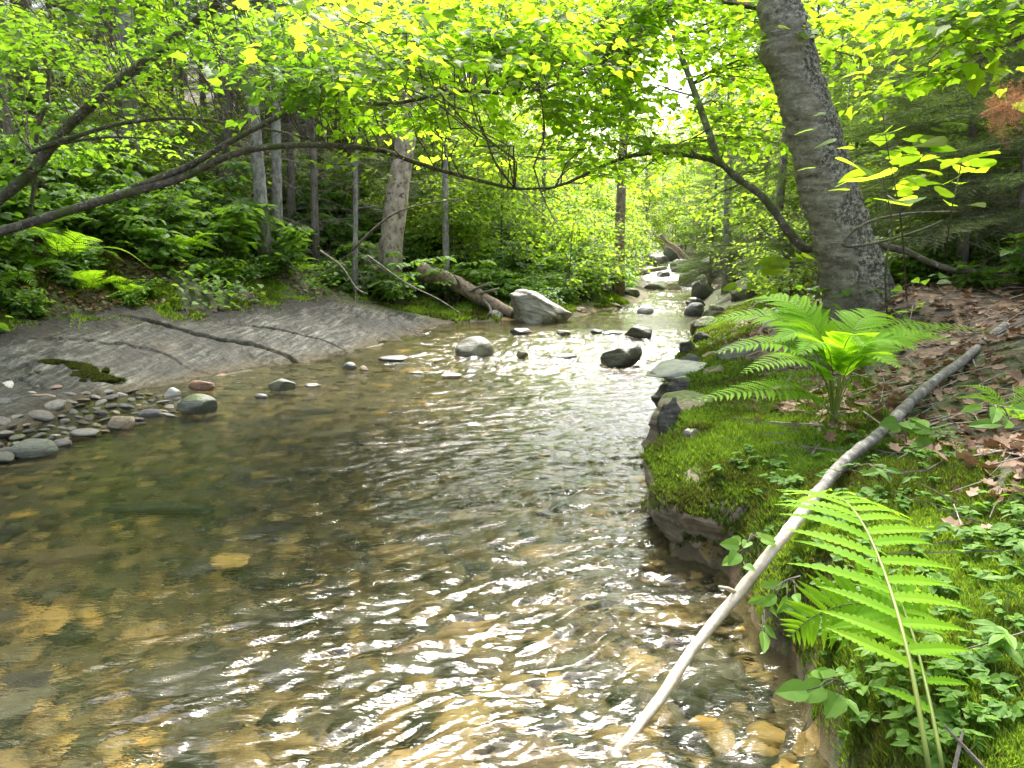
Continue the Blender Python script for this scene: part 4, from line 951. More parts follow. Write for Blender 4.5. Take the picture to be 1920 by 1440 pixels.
# ------------------------------------------------------------------ the leaning birch of the right bank
def mat_birch():
    m, t, b, o = new_mat('yellow_birch_bark')
    v = coords(t); r1 = noise(t, coords(t, (1, 1, 1)), 4.5, 5, .6)
    mp = t.nodes.new('ShaderNodeMapping'); mp.inputs['Rotation'].default_value = (0, R(16), 0); mp.inputs['Scale'].default_value = (6, 6, 19); t.links.new(v, mp.inputs[0])
    curl = noise(t, mp.outputs[0], 1.5, 8, .78); fine = noise(t, v, 38, 6, .75)
    c = ramp(t, [(.30, (.08, .068, .05)), (.44, (.26, .235, .175)), (.58, (.42, .385, .305)), (.72, (.60, .57, .48))]); t.links.new(curl, c.inputs[0])
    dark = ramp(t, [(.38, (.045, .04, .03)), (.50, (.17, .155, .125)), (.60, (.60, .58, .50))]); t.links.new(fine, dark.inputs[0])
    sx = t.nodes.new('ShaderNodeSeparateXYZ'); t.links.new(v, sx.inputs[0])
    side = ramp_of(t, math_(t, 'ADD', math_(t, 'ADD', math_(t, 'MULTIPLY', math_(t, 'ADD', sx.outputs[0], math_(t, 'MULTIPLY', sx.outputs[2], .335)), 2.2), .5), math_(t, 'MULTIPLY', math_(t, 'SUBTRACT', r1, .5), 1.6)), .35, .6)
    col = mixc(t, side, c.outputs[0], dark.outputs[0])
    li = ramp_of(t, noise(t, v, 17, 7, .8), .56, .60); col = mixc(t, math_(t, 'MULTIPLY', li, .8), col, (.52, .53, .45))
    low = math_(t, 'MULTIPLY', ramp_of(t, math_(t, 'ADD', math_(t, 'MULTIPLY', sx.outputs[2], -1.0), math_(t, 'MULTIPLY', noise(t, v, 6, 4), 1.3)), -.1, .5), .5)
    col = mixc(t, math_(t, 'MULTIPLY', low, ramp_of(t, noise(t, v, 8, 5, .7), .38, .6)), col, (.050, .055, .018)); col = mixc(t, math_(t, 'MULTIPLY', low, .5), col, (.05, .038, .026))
    t.links.new(col, b.inputs['Base Color']); b.inputs['Roughness'].default_value = .85
    bump(t, math_(t, 'ADD', math_(t, 'MULTIPLY', curl, .6), math_(t, 'MULTIPLY', fine, .9)), b, 1.0, .05)
    return m
def W3(l, Y): return [W(a, b, Y + (c[0] if c else 0)) for a, b, *c in l]
BY = 6.0
pts = [(1618, 610), (1606, 540), (1582, 455), (1556, 366), (1535, 290), (1517, 219), (1492, 140), (1474, 73), (1458, 0), (1446, -80), (1430, -250), (1405, -500), (1390, -800)]
dia = np.array([140, 122, 106, 97, 93, 90, 84, 80, 72, 68, 62, 52, 36]) * BY / FPX * .98
P = cr(np.array([W(a, b, BY) for a, b in pts]), 90); rd = np.interp(np.linspace(0, 12, 90), np.arange(13), dia / 2)
bx0 = P[0].copy(); birch = thing('leaning_birch', 'big rough barked birch leaning left over the right bank', 'tree', bx0)
P[0, 2] -= .25; Q = P - bx0
tq = np.linspace(0, 1, 300); Qf = np.column_stack([np.interp(tq, np.linspace(0, 1, 90), Q[:, i]) for i in range(3)]); V, Fs = tube(Qf, np.interp(tq, np.linspace(0, 1, 90), rd), 110, .075, 2.0)
ax_ = np.vstack([np.repeat(Qf, 110, 0), Qf[0], Qf[-1]]); dv_ = norm(V - ax_); V = V + dv_ * (.011 * fbm(V * [13, 13, 26], 3) + .006 * np.clip(fbm(V * [7, 7, 5] + 40, 3), -.2, 1))[:, None]
# root flare: lobes that spread at the foot
k = np.clip(.62 - V[:, 2], 0, .9); ang = np.arctan2(V[:, 1], V[:, 0])
c0 = np.column_stack([np.interp(V[:, 2], Q[:, 2], Q[:, 0]), np.interp(V[:, 2], Q[:, 2], Q[:, 1])])
V[:, :2] = c0 + (V[:, :2] - c0) * (1 + (k ** 2.2 * (.5 + .45 * np.cos(ang * 5 + 1)))[:, None])
V[:, 0] -= .05 * np.exp(-((V[:, 2] - 2.02) / .09) ** 2) * (V[:, 0] < c0[:, 0])
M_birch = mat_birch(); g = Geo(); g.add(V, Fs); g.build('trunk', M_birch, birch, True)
r = np.random.default_rng(8); gl, gb = Geo(), Geo()
for kk in range(14):       # crown high above, limbs reaching over the stream
    i = int(r.integers(52, 88)); a = r.uniform(0, 6.28); L = r.uniform(1.2, 3.0)
    if Q[i][2] + bx0[2] < 2.9: L *= .55
    p = limb(gb, Q[i], Q[i] + np.array([math.cos(a) * L, abs(math.sin(a)) * L * .8, L * r.uniform(.05, .5)]), .022, .006, r, .05)
    spray(gl, gb, p[np.clip((np.linspace(.3, 1, 8) * 6).astype(int), 0, 6)], np.array([math.cos(a), math.sin(a), 0]) + r.normal(0, .6, (8, 3)) * [1, 1, .2], r.uniform(.4, .8, 8), 12, .085, L_OVAL, r)
gl.build('crown', M_farleaf, birch); gb.build('branches', M_limb, birch)

# arching sapling
def path_obj(name, pts, n, d0, d1, bark, root=None, k=10, bmp=.06, origin=None):
    P = cr(np.array(pts), n); o_ = origin if origin is not None else P[0]
    g = Geo(); V, F = tube(P - o_, np.linspace(d0, d1, n) / 2, k, bmp, float(P[0, 0])); g.add(V, F); o = g.build(name, bark, root, True)
    return P, o
AR = [(1560, 500, .2), (1544, 481, .2), (1504, 463, .25), (1475, 430, .3), (1453, 397, .4), (1424, 364, .5), (1380, 332, .7), (1344, 303, .9), (1293, 291, 1.1), (1242, 286, 1.4), (1200, 289, 1.6), (1161, 299, 1.8), (1118, 317, 2.0), (1067, 341, 2.3), (1020, 356, 2.6)]
Pa = np.array([W(a, b, 6.2 + c) for a, b, c in AR]); Pa[0, 2] = gz(Pa[0, 0], Pa[0, 1]) - .05
arch = thing('arching_sapling', 'mossy sapling bent in a low arch over the stream beside the leaning birch', 'tree', Pa[0])
PA, _ = path_obj('trunk', Pa, 60, .082, .03, M_limb, arch, bmp=.22)
SH_ = [(1348, 303, .9), (1329, 248, .9), (1305, 180, .95), (1282, 117, 1.0), (1262, 60, 1.0), (1242, 7, 1.05), (1215, -90, 1.1), (1200, -200, 1.2)]
PB, _ = path_obj('limb', [W(a, b, 6.2 + c) for a, b, c in SH_], 40, .07, .03, M_greybark, arch, origin=Pa[0])
gb = Geo(); gl = Geo(); r = np.random.default_rng(18)
for a, b, c in [((1225, 288), (1243, 345), .25), ((1243, 292), (1190, 335), .2), ((1165, 298), (1140, 262), .2), ((1165, 298), (1180, 240), .2), ((1300, 290), (1262, 275), .3), ((1400, 345), (1310, 395), .4), ((1350, 300), (1380, 250), .2)]:
    A = W(*a, 7.4); p = limb(gb, A - Pa[0], W(b[0], b[1], 7.4 + c) - Pa[0], .010, .003, r, .08, 4, 7, .12)
DST = np.array([[math.cos(q), math.sin(q), 0] for q in r.uniform(0, 6.28, 400)])
for kk in range(44):
    i = int(r.integers(8, 40)) if kk % 3 else int(r.integers(30, 59)); src = (PB if kk % 3 else PA)[i] - Pa[0]
    d = DST[kk]; L = r.uniform(.5, 1.5); p = limb(gb, src, src + d * L + [0, 0, L * r.uniform(-.05, .3)], .010, .004, r, .06)
    spray(gl, gb, p[[2, 3, 4, 5, 6, 6]], d + r.normal(0, .6, (6, 3)) * [1, 1, .2], r.uniform(.35, .7, 6), 12, .062, L_OVAL, r)
gb.build('branches', M_limb, arch); gl.build('foliage', M_maple, arch)

# ------------------------------------------------------------------ leaning stems of the left bank and the maple canopy overhead
LA = 7.4
low = [(-420, 500, .6), (-250, 490, .4), (-120, 462, .2), (0, 434, 0), (91, 407, 0), (182, 379, -.1), (262, 356, -.15), (339, 334, -.2), (412, 299, -.3), (467, 281, -.4), (530, 274, -.5), (602, 272, -.7), (709, 281, -.9), (775, 303, -1.0), (833, 321, -1.1), (928, 346, -1.2), (972, 354, -1.3), (1040, 352, -1.3)]
PL = np.array([W(a, b, LA + c) for a, b, c in low]); PL[0, 2] = gz(PL[0, 0], PL[0, 1]) - .1
maple = thing('leaning_maple', 'long low maple leaning from the left bank far out over the stream', 'tree', PL[0])
P1, _ = path_obj('trunk', PL, 90, .108, .016, M_limb, maple, bmp=.10)
up_ = [(250, 352, -.12), (321, 325, -.2), (365, 306, -.25), (419, 273, -.3), (478, 241, -.35), (547, 208, -.4), (602, 200, -.5), (700, 194, -.7), (746, 193, -.8), (819, 178, -1.0), (880, 170, -1.1), (960, 176, -1.2), (1040, 160, -1.1), (1110, 130, -.9), (1170, 90, -.7)]
P2, _ = path_obj('limb', [W(a, b, LA + c) for a, b, c in up_], 60, .062, .014, M_limb, maple, origin=PL[0])
# second, thicker lichened stem and the low pair of branches, dark upright sapling
stem_c = [(-330, 560, 1.6), (-150, 455, 1.4), (29, 350, 1.2), (109, 258, 1.1), (164, 204, 1.0), (237, 142, .9), (313, 84, .8), (401, 11, .7), (480, -70, .5), (600, -220, .2), (700, -420, -.2)]
PC = np.array([W(a, b, LA + c) for a, b, c in stem_c]); PC[0, 2] = gz(PC[0, 0], PC[0, 1]) - .2
thick = thing('leaning_maple', 'thick lichened stem leaning steeply up to the right at the far left', 'tree', PC[0])
P3, _ = path_obj('trunk', PC, 70, .125, .07, M_limb, thick, bmp=.10)
br_b = [(60, 285, 1.15), (102, 268, 1.0), (146, 255, .8), (204, 237, .6), (273, 226, .45), (350, 222, .3), (438, 233, .2), (529, 248, 0), (598, 268, -.2), (660, 300, -.4)]
P4, _ = path_obj('limb', [W(a, b, LA + c) for a, b, c in br_b], 50, .05, .014, M_limb, thick, origin=PC[0])
br_d = [(110, 270, .95), (160, 262, .8), (215, 257, .7), (290, 262, .6), (360, 284, .5), (420, 292, .4)]
P5, _ = path_obj('limb', [W(a, b, LA + c) for a, b, c in br_d], 40, .03, .010, M_limb, thick, origin=PC[0])
sd = [(40, 520, 3.2), (50, 440, 3.0), (66, 330, 2.9), (69, 252, 2.8), (84, 200, 2.7), (91, 153, 2.7), (82, 105, 2.6), (73, 66, 2.6), (52, 10, 2.5), (30, -60, 2.4)]
PD = np.array([W(a, b, LA - .6 + c) for a, b, c in sd]); PD[0, 2] = gz(PD[0, 0], PD[0, 1]) - .1
dsap = thing('dark_sapling', 'thin dark crooked sapling upright at the far left edge', 'tree', PD[0])
P6, _ = path_obj('trunk', PD, 30, .06, .03, M_twig, dsap)

r = np.random.default_rng(77)
def canopy(root, org, paths, regions, ls, mat, seed, twr=(.004, .0035)):
    """leafy branchlets: each starts on the nearest limb and ends in a clump of flat sprays"""
    r = np.random.default_rng(seed); gl, gb = Geo(), Geo(); allp = np.vstack(paths)
    for (x0, x1, y0, y1, Y0, Y1, n, ns, m) in regions:
        for _ in range(n):
            c = W(r.uniform(x0, x1), y0 + (y1 - y0) * r.random(), r.uniform(Y0, Y1))
            k = np.argmin(np.linalg.norm(allp - c - [.0, .0, -.1], axis=1)); a = allp[k]
            d = norm(c - a + [0, 0, 1e-3]); d[2] *= .3
            p = limb(gb, a - org, c - org, .0075, .003, r, .10, 3, 9, .06)
            q = np.clip(r.integers(4, 9, ns), 0, 8)
            D = d + r.normal(0, .75, (ns, 3)) * [1, 1, .16]
            rd_ = p[q]; spray(gl, gb, rd_ + r.normal(0, .06, (ns, 3)), D, r.uniform(.25, .55, ns), m, ls, L_MAPLE, r, tw=.003, tilt=.34)
    for P_ in paths:          # fine dead side twigs along the limbs
        n_ = 26; i_ = r.integers(5, len(P_) - 1, n_); d_ = norm(r.normal(0, 1, (n_, 3)) * [1, .6, .8]); L_ = r.uniform(.15, .6, (n_, 1))
        a_ = P_[i_] - org; m_ = a_ + d_ * L_ * .55; ribbons(a_, m_, .004, .5, gb); ribbons(m_, m_ + norm(d_ + r.normal(0, .5, (n_, 3))) * L_ * .5, .0026, .5, gb)
    gl.build('foliage', mat, root); gb.build('branches', M_twig, root)
canopy(maple, PL[0], [P1, P2], [(560, 1130, -20, 120, 4.6, 8, 46, 8, 12), (560, 1120, 100, 230, 5.0, 8, 26, 7, 12), (680, 1120, 220, 320, 5.4, 7.6, 10, 5, 10), (880, 1280, -30, 110, 5.5, 9.5, 42, 8, 12), (1040, 1250, 120, 290, 6.4, 9.5, 22, 7, 11), (560, 700, 20, 120, 3.4, 4.0, 6, 6, 8), (1190, 1350, -30, 50, 6, 9, 7, 6, 9), (1275, 1345, 20, 150, 6.5, 9, 7, 5, 9), (100, 620, -800, -120, 5.0, 9.0, 26, 9, 11)], .056, M_maple, 5)  # last region: unseen crown above the view, added to keep sky off the water
canopy(thick, PC[0], [P3[20:], P4, P5], [(-40, 600, -30, 110, 5.2, 9.2, 30, 7, 10), (330, 660, 60, 190, 4.2, 6.2, 18, 6, 9), (-40, 330, 60, 300, 7.2, 9.5, 18, 7, 9), (-500, 520, -900, -80, 5.0, 9.5, 60, 9, 12)], .058, M_maple2, 6)  # final entry is out-of-view leafage, added to block sky over slab and left water
canopy(dsap, PD[0], [P6], [(-60, 190, 0, 330, 8.2, 10.2, 14, 7, 9)], .07, M_under, 7)

# bright sapling sprays at the right: maple twigs top right, hobblebush with big leaves
def stem_plant(name, label, cat, pts, d0, leafspec, mat, T, seed, group=None, k=5):
    """pts world path; leafspec: list of (point on path 0..1, offset vector, leaf size, tilt)"""
    r = np.random.default_rng(seed); P = cr(np.array(pts), 16); root = thing(name, label, cat, P[0], group=group)
    gb, gl = Geo(), Geo(); V, F = tube(P - P[0], np.linspace(d0, d0 * .4, 16) / 2, k); gb.add(V, F)
    for f, off, ls, nrm in leafspec:
        a = P[int(f * 15)] - P[0]; off = np.asarray(off, float); ribbons(a[None], (a + off)[None], .0022, .5, gb)
        leaves(gl, T, (a + off)[None], (norm(off * [1, 1, .2]) + r.normal(0, .15, 3))[None], norm(np.asarray(nrm, float) + r.normal(0, .12, 3))[None], ls, r.uniform(.3, 1, 1))
    gb.build('stem', M_twig, root); gl.build('leaves', mat, root); return root
base = hit(1668, 640); y0 = base[1]
stem_plant('hobblebush', 'thin stemmed shrub holding three very large bright leaves in front of the dark firs', 'shrub', [base, W(1660, 520, 3.6), W(1672, 420, 3.4), W(1655, 330, 3.3)], .012,
           [(.95, W(1630, 318, 3.25) - W(1655, 330, 3.3), .20, (.05, .38, 1)), (.97, W(1618, 306, 3.4) - W(1655, 330, 3.3), .17, (0, .3, 1)), (.9, W(1672, 340, 3.2) - W(1655, 330, 3.3), .19, (.1, .22, 1)), (.8, W(1690, 352, 3.5) - W(1672, 360, 3.4), .12, (0, .2, 1))], M_maple, L_HEART, 3)
rr = np.random.default_rng(31)
def leafy_stem(label, pts, n, ls, seed, spread=.22, mat=M_maple, T=L_HEART, cat='sapling', group=None):
    spec = [(rr.uniform(.45, 1), rr.normal(0, 1, 3) * [spread, spread, .05], ls * rr.uniform(.7, 1.2), (rr.normal(0, .3), rr.normal(.1, .25), 1)) for _ in range(n)]
    return stem_plant('leafy_sapling', label, cat, pts, .012, spec, mat, T, seed, group)
b2 = hit(1700, 560); leafy_stem('slim sapling with bright heart shaped leaves right of the leaning birch', [b2, W(1690, 420, 4.6), W(1668, 300, 4.5), W(1655, 215, 4.5)], 26, .13, 5)
b2 = hit(1770, 520); leafy_stem('slim sapling with light green leaves in front of the firs below the rusty twig', [b2, W(1780, 420, 5.0), W(1800, 320, 4.9), W(1810, 262, 4.9)], 22, .12, 6)
# maple twigs reaching in at the top right
gs = thing('maple_sapling', 'maple with bright lobed leaves reaching in at the top right corner', 'tree', (3.9, 4.6, gz(3.9, 4.6) - .05))
org = np.array(gs.location); Pm, _ = path_obj('trunk', [org, org + [.05, .02, 1.0], W(1990, 120, 4.6), W(1930, -60, 4.5), W(1880, -220, 4.4)], 30, .06, .025, M_twig, gs, origin=org)
canopy(gs, org, [Pm], [(1720, 1930, -20, 90, 3.9, 5.0, 10, 6, 10), (1700, 1800, 60, 170, 4.0, 4.8, 5, 5, 8)], .068, M_maple, 9)
gs2 = thing('maple_sapling', 'slender maple with leaf sprays crossing behind the top of the leaning birch', 'tree', (3.2, 8.0, gz(3.2, 8.0) - .05))
org = np.array(gs2.location); Pm, _ = path_obj('trunk', [org, org + [.05, .1, 1.4], org + [-.1, .2, 2.6], org + [-.1, .1, 3.6]], 30, .05, .02, M_twig, gs2, origin=org)
canopy(gs2, org, [Pm], [(1290, 1440, -30, 110, 6.5, 8.5, 10, 6, 9), (1500, 1700, -20, 80, 6.4, 8.5, 7, 6, 9), (1300, 1480, 130, 330, 7.8, 9.5, 10, 5, 9)], .075, M_maple, 10)

# the rust coloured dead fir twig at the right
rt = thing('dead_fir_twig', 'rust orange dead fir twig hanging among the green firs at the right edge', 'twig', W(1905, 150, 3.4))
gn, gw = Geo(), Geo(); o0 = W(1905, 150, 3.4)
for (a, b_) in [((1925, 190), (1850, 172)), ((1890, 180), (1872, 280)), ((1880, 195), (1838, 205)), ((1900, 180), (1905, 235)), ((1875, 215), (1858, 245)), ((1925, 165), (1890, 205))]:
    A, B = W(*a, 3.4), W(*b_, 3.32); L = np.linalg.norm(B - A); d = (B - A) / L
    x = d; zz = norm(np.cross(x, [0, 1, .2])); M = np.column_stack([x, np.cross(zz, x), zz])
    M = np.column_stack([x, zz, -np.cross(zz, x) * -1])
    sc = L / .5; gn.addg(NB_FIR[0][0], M @ rotx(1.1), A - o0, sc); gn.addg(NB_FIR[0][0], M @ rotx(-.9), A - o0, sc * .9); gn.addg(NB_FIR[0][0], M, A - o0, sc); gw.addg(NB_FIR[0][1], M, A - o0, sc)
gn.build('needles', M_rust, rt); gw.build('twigs', M_twig, rt)

# curved forked branch in front of the birch foot
fk = thing('fallen_branch', 'grey branch curled back on itself like a hairpin in front of the birch foot', 'branch', W(1580, 458, 5.2)); o0 = W(1580, 458, 5.2)
path_obj('upper_arm', W3([(1581, 459), (1590, 442), (1612, 425), (1645, 411), (1700, 401), (1745, 398), (1790, 397)], 5.2), 30, .024, .012, M_limb, fk, origin=o0)
path_obj('lower_arm', W3([(1578, 456), (1592, 462), (1640, 456), (1700, 440), (1745, 424), (1768, 413)], 5.2), 30, .024, .011, M_limb, fk, origin=o0)
path_obj('twig', W3([(1578, 456), (1560, 456), (1536, 458)], 5.2), 8, .008, .004, M_dead, fk, origin=o0, k=5)
f2 = path_obj('fallen_branch', W3([(1640, 455), (1665, 463), (1700, 472), (1735, 488), (1785, 506), (1840, 512)], 5.9), 30, .06, .04, M_limb)[1]
P_ = W3([(1640, 455)], 5.9)[0]; f2.location = P_; tag(f2, 'dark fallen branch sloping down to the right from behind the birch trunk', 'branch')

# ------------------------------------------------------------------ fallen log on the left shore
lp = [(962, 590, 15.0), (935, 575, 15.1), (906, 560, 15.2), (880, 546, 15.3), (850, 530, 15.4), (822, 520, 15.5), (790, 512, 15.7)]
PLg = np.array([W(a, b, c) for a, b, c in lp]); lg = thing('fallen_log', 'fallen log with broken limb stubs sloping down to the stream behind the angular boulder', 'log', PLg[0])
path_obj('trunk', PLg, 40, .20, .40, M_log, lg, k=14, bmp=.14)
for a in ([(878, 548, 15.2), (900, 538, 15.0), (922, 530, 14.9)], [(892, 552, 15.2), (915, 546, 15.0), (936, 541, 14.9)], [(862, 538, 15.2), (858, 525, 15.0), (852, 516, 15.0)], [(905, 560, 15.1), (920, 580, 14.9), (915, 592, 14.8)]):
    path_obj('limb_stub', [W(*q) for q in a], 8, .07, .04, M_dead, lg, origin=PLg[0], k=6)
# dead slender branches hanging from the bank beside the log
for i, (pts, lab) in enumerate([([(690, 480), (760, 530), (820, 560), (868, 590)], 'pale dead stick slanting down the bank left of the fallen log'), ([(600, 470), (640, 500), (668, 540), (690, 552)], 'short pale dead stick on the left bank above the slab'),
                                ([(660, 470), (700, 430), (745, 398), (800, 382), (870, 372)], 'thin dark dead limb rising to the right across the peeling birch'), ([(1010, 350), (1030, 395), (1050, 430), (1075, 470)], 'thin bleached dead twig drooping above the left shore'), ([(965, 340), (1000, 385), (1035, 420), (1040, 470)], 'grey dead twig drooping left of the bleached one')]):
    Yw = (12.6, 11.6, 13.2, 16, 16.5)[i]; Pp = W3(pts, Yw); o = path_obj('dead_stick', Pp, 20, .05 if i == 2 else .035, .012, M_twig if i == 2 else M_dead, k=6)[1]; o.location = Pp[0]; tag(o, lab, 'stick')

# uprooted stump above the cascade
o = path_obj('root_snag', W3([(1238, 440), (1250, 455), (1268, 468), (1290, 490), (1310, 505)], 31), 24, .15, .3, M_log, k=12, bmp=.3)[1]; o.location = W(1238, 440, 31); tag(o, 'broken reddish stump leaning above the cascade', 'stump')
o = path_obj('fallen_log', W3([(1180, 512), (1200, 507), (1222, 503), (1240, 500)], 28.6), 16, .18, .14, M_log, k=10, bmp=.12)[1]; o.location = W(1190, 514, 28.6); tag(o, 'pale log lying across the foot of the cascade', 'log')

# ------------------------------------------------------------------ the long stick across the bank
def SP_(px, py, lift): p = hit(px, py); return p + np.array([0, 0, lift])
e1, e2, e3 = hit(1890, 618), hit(1640, 800), W(1455, 1020, 2.28)
sk = [G(1160, 1420, -.02), W(1230, 1318, 1.93), W(1300, 1212, 2.08), W(1380, 1115, 2.2), e3, W(1488, 978, 2.40), W(1545, 905, 2.62), W(1600, 853, 2.9), W(1660, 800, 3.2), W(1740, 727, 3.6), W(1810, 672, 4.0), W(1885, 615, 4.5)]
for q in sk[5:]: q[2] = max(q[2], gz(q[0], q[1]) + .035)
Pk = cr(np.array(sk), 110)
g = Geo(); dd = np.interp(np.linspace(0, 11, 110), [0, 3, 4.4, 4.6, 6, 8, 11], [.026, .033, .035, .038, .040, .046, .046])
Pk[:, 0] += .012 * vnoise(np.column_stack([Pk[:, 1] * 3.5, Pk[:, 1] * 0, Pk[:, 1] * 0])); V, F = tube(Pk - Pk[0], dd / 2 * (1 + .14 * np.clip(vnoise(np.column_stack([np.arange(110) * .35, np.zeros(110), np.zeros(110)])), 0, 1)), 14, .10, 3); g.add(V, F)
m, t, b, o_ = new_mat('peeled_stick'); v = coords(t); sx = t.nodes.new('ShaderNodeSeparateXYZ'); t.links.new(v, sx.inputs[0])
cc = ramp(t, [(.3, (.33, .25, .17)), (.7, (.60, .52, .42))]); t.links.new(noise(t, v, 14, 5, .65), cc.inputs[0])
dk = ramp(t, [(.36, (.06, .054, .045)), (.58, (.18, .168, .145)), (.70, (.40, .38, .34))]); t.links.new(noise(t, v, 22, 5, .7), dk.inputs[0])
f_ = ramp_of(t, math_(t, 'ADD', sx.outputs[1], math_(t, 'MULTIPLY', noise(t, v, 9, 4), .35)), .78, 1.05)
t.links.new(mixc(t, f_, cc.outputs[0], dk.outputs[0]), b.inputs['Base Color']); b.inputs['Roughness'].default_value = .75; bump(t, noise(t, v, 40, 4), b, .4, .01)
stk = g.build('long_stick', m, smooth=True); stk.location = Pk[0]; tag(stk, 'long stick lying from the mossy bank into the water, peeled pale at its lower half', 'stick')
g = Geo(); A = W(1382, 1112, 2.2) - Pk[0]; B = W(1348, 1100, 2.18) - Pk[0]; V, F = tube(np.array([A, (A + B) / 2 + [0, 0, .004], B]), [.007, .006, .004], 6); g.add(V, F); g.build('twig_stub', M_stick, stk, True)

# ------------------------------------------------------------------ ferns
def frond(g, gs, P, up, Lmax, npin, wpin, prof, lobes=14, t0=.12, fwd=18, droop=.25, scal=.45, rw=.004, bipin=False, seed=0):
    """P: rachis path (n,3); up: blade normal; pinnae with scalloped edges"""
    r = np.random.default_rng(seed); n = 80; P = cr(P, n); T = norm(np.gradient(P, axis=0)); up = norm(np.asarray(up, float))
    S_ = norm(np.cross(T, up)); U = np.cross(S_, T)
    V, F = tube(P, np.linspace(rw, rw * .35, n), 6); gs.add(V, F)
    m = lobes * (5 if not bipin else 6) + 1; s = np.linspace(0, 1, m)
    for i in range(npin):
        t = t0 + (1 - t0) * (i + .5) / npin
        for sg in (-1, 1):
            tt = min(t + (sg * .25 / npin), .995); k = int(tt * (n - 1)); L = Lmax * prof(tt) * r.uniform(.9, 1.08)
            if L < .006: continue
            a = R(fwd + 22 * tt + r.normal(0, 4)); d = S_[k] * sg * math.cos(a) + T[k] * math.sin(a); nn = U[k]
            w = np.cross(nn, d)
            arch = r.uniform(.7, 1.2)
            cen = P[k] + d * (L * s)[:, None] + nn * (L * (.16 * s - droop * s ** 2) * arch)[:, None] + T[k] * (L * .10 * (s ** 2))[:, None]
            ph = s * lobes
            if bipin: lob = np.abs(np.sin(pi * ph)) ** .7; hw = wpin * L / Lmax ** .5 * (1 - s) ** .7 * (.15 + .85 * lob)
            else: lob = np.clip(np.abs(np.sin(pi * ph)), 0, 1) ** .55; hw = wpin * (L / Lmax) ** .6 * np.minimum(1, (1 - s) * 1.9 + .02) ** .9 * (1 - scal + scal * lob)
            if not bipin: hw = hw * (.75 + .25 * np.minimum(1, s * 6))
            sh = d * (hw * .35)[:, None]
            e1 = cen + w * hw[:, None] + sh + nn * (.18 * hw)[:, None]; e2 = cen - w * hw[:, None] + sh + nn * (.18 * hw)[:, None]
            V = np.vstack([cen, e1, e2]); j = np.arange(m - 1)
            F = np.vstack([np.stack([j, j + 1, m + j + 1, m + j], 1), np.stack([j + 1, j, 2 * m + j, 2 * m + j + 1], 1)])
            g.add(V, [F], np.clip(r.uniform(.2, .8) + .2 * s.repeat(1)[np.r_[0:m, 0:m, 0:m]] - .1, 0, 1))
prof_os = lambda t: math.sin(min(1, .22 + t * .95) * pi * .62) ** .8 * (1 - max(0, t - .55) / .47) ** .75
prof_tri = lambda t: (1 - t) ** .8 * min(1, .6 + t * 3)
def fern(name, label, fronds, o0, cat='fern', group=None):
    root = thing(name, label, cat, o0, group=group)
    for kw in fronds:
        g, gs = Geo(), Geo(); kw = dict(kw); P = np.array(kw.pop('P')) - o0
        frond(g, gs, P, **kw); f = g.build('frond', M_fern, root, False); gs.build('stalk', M_stalk, f, True)
    return root
o0 = np.array([.72, 1.0, .36])
fern('tall_fern', 'tall bright fern arching up in the lower right corner with long stalks', [
    dict(P=[W(1750, 1500, 1.10), W(1735, 1400, 1.12), W(1700, 1215, 1.25), W(1655, 1065, 1.45), W(1610, 970, 1.62), W(1565, 930, 1.78), W(1500, 935, 1.9)], up=(.05, -.62, .78), Lmax=.175, npin=15, wpin=.0165, prof=lambda t: (1.0 if t > .42 else .62 + .9 * max(0, t - .1)) * (1 - max(0, t - .72) / .30) ** .7, lobes=13, t0=.30, fwd=6, droop=.32, rw=.0052, seed=1),
    dict(P=[W(1772, 1500, 1.14), W(1760, 1400, 1.16), W(1722, 1225, 1.34), W(1690, 1130, 1.50), W(1672, 1080, 1.66)], up=(.1, -.6, .8), Lmax=.14, npin=7, wpin=.013, prof=lambda t: .8 - .4 * abs(t - .6), lobes=11, t0=.34, fwd=8, droop=.35, rw=.0045, seed=2),
    dict(P=[W(1720, 1200, 1.50), W(1690, 1165, 1.52), W(1640, 1135, 1.58), W(1580, 1135, 1.62), W(1520, 1160, 1.64), W(1480, 1195, 1.64)], up=(-.1, -.78, .6), Lmax=.17, npin=22, wpin=.0125, prof=lambda t: (1 - t) ** .6 * min(1, .5 + 2.2 * t), lobes=15, t0=.08, fwd=14, droop=.15, rw=.003, seed=3)], o0)
# wide fern clump in the middle of the right bank
fb = hit(1562, 792)
def arcp(tip, rise, Yt, b=fb, midf=.5):
    B = W(tip[0], tip[1], Yt); H_ = max(B[2] - b[2], .10); d_ = B - b
    return [b, b + d_ * [.09, .09, 0] + [0, 0, .55 * H_], b + d_ * [.28, .28, 0] + [0, 0, .96 * H_], b + d_ * [.62, .62, 0] + [0, 0, 1.10 * H_], B]
fl = []
FR_ = [(1372, 572, 4.0, 0, .16), (1312, 606, 3.7, 0, .15), (1420, 600, 3.8, 0, .15), (1300, 752, 3.1, 0, .14), (1390, 700, 3.0, 0, .13), (1340, 662, 3.3, 0, .14), (1872, 622, 3.9, 0, .13), (1672, 598, 3.95, 0, .15), (1800, 640, 3.6, 0, .13), (1720, 655, 3.3, 0, .13), (1690, 690, 3.05, 0, .12), (1765, 612, 4.1, 0, .14), (1500, 665, 3.1, 0, .14), (1450, 640, 3.4, 0, .15), (1620, 650, 3.2, 0, .13)]
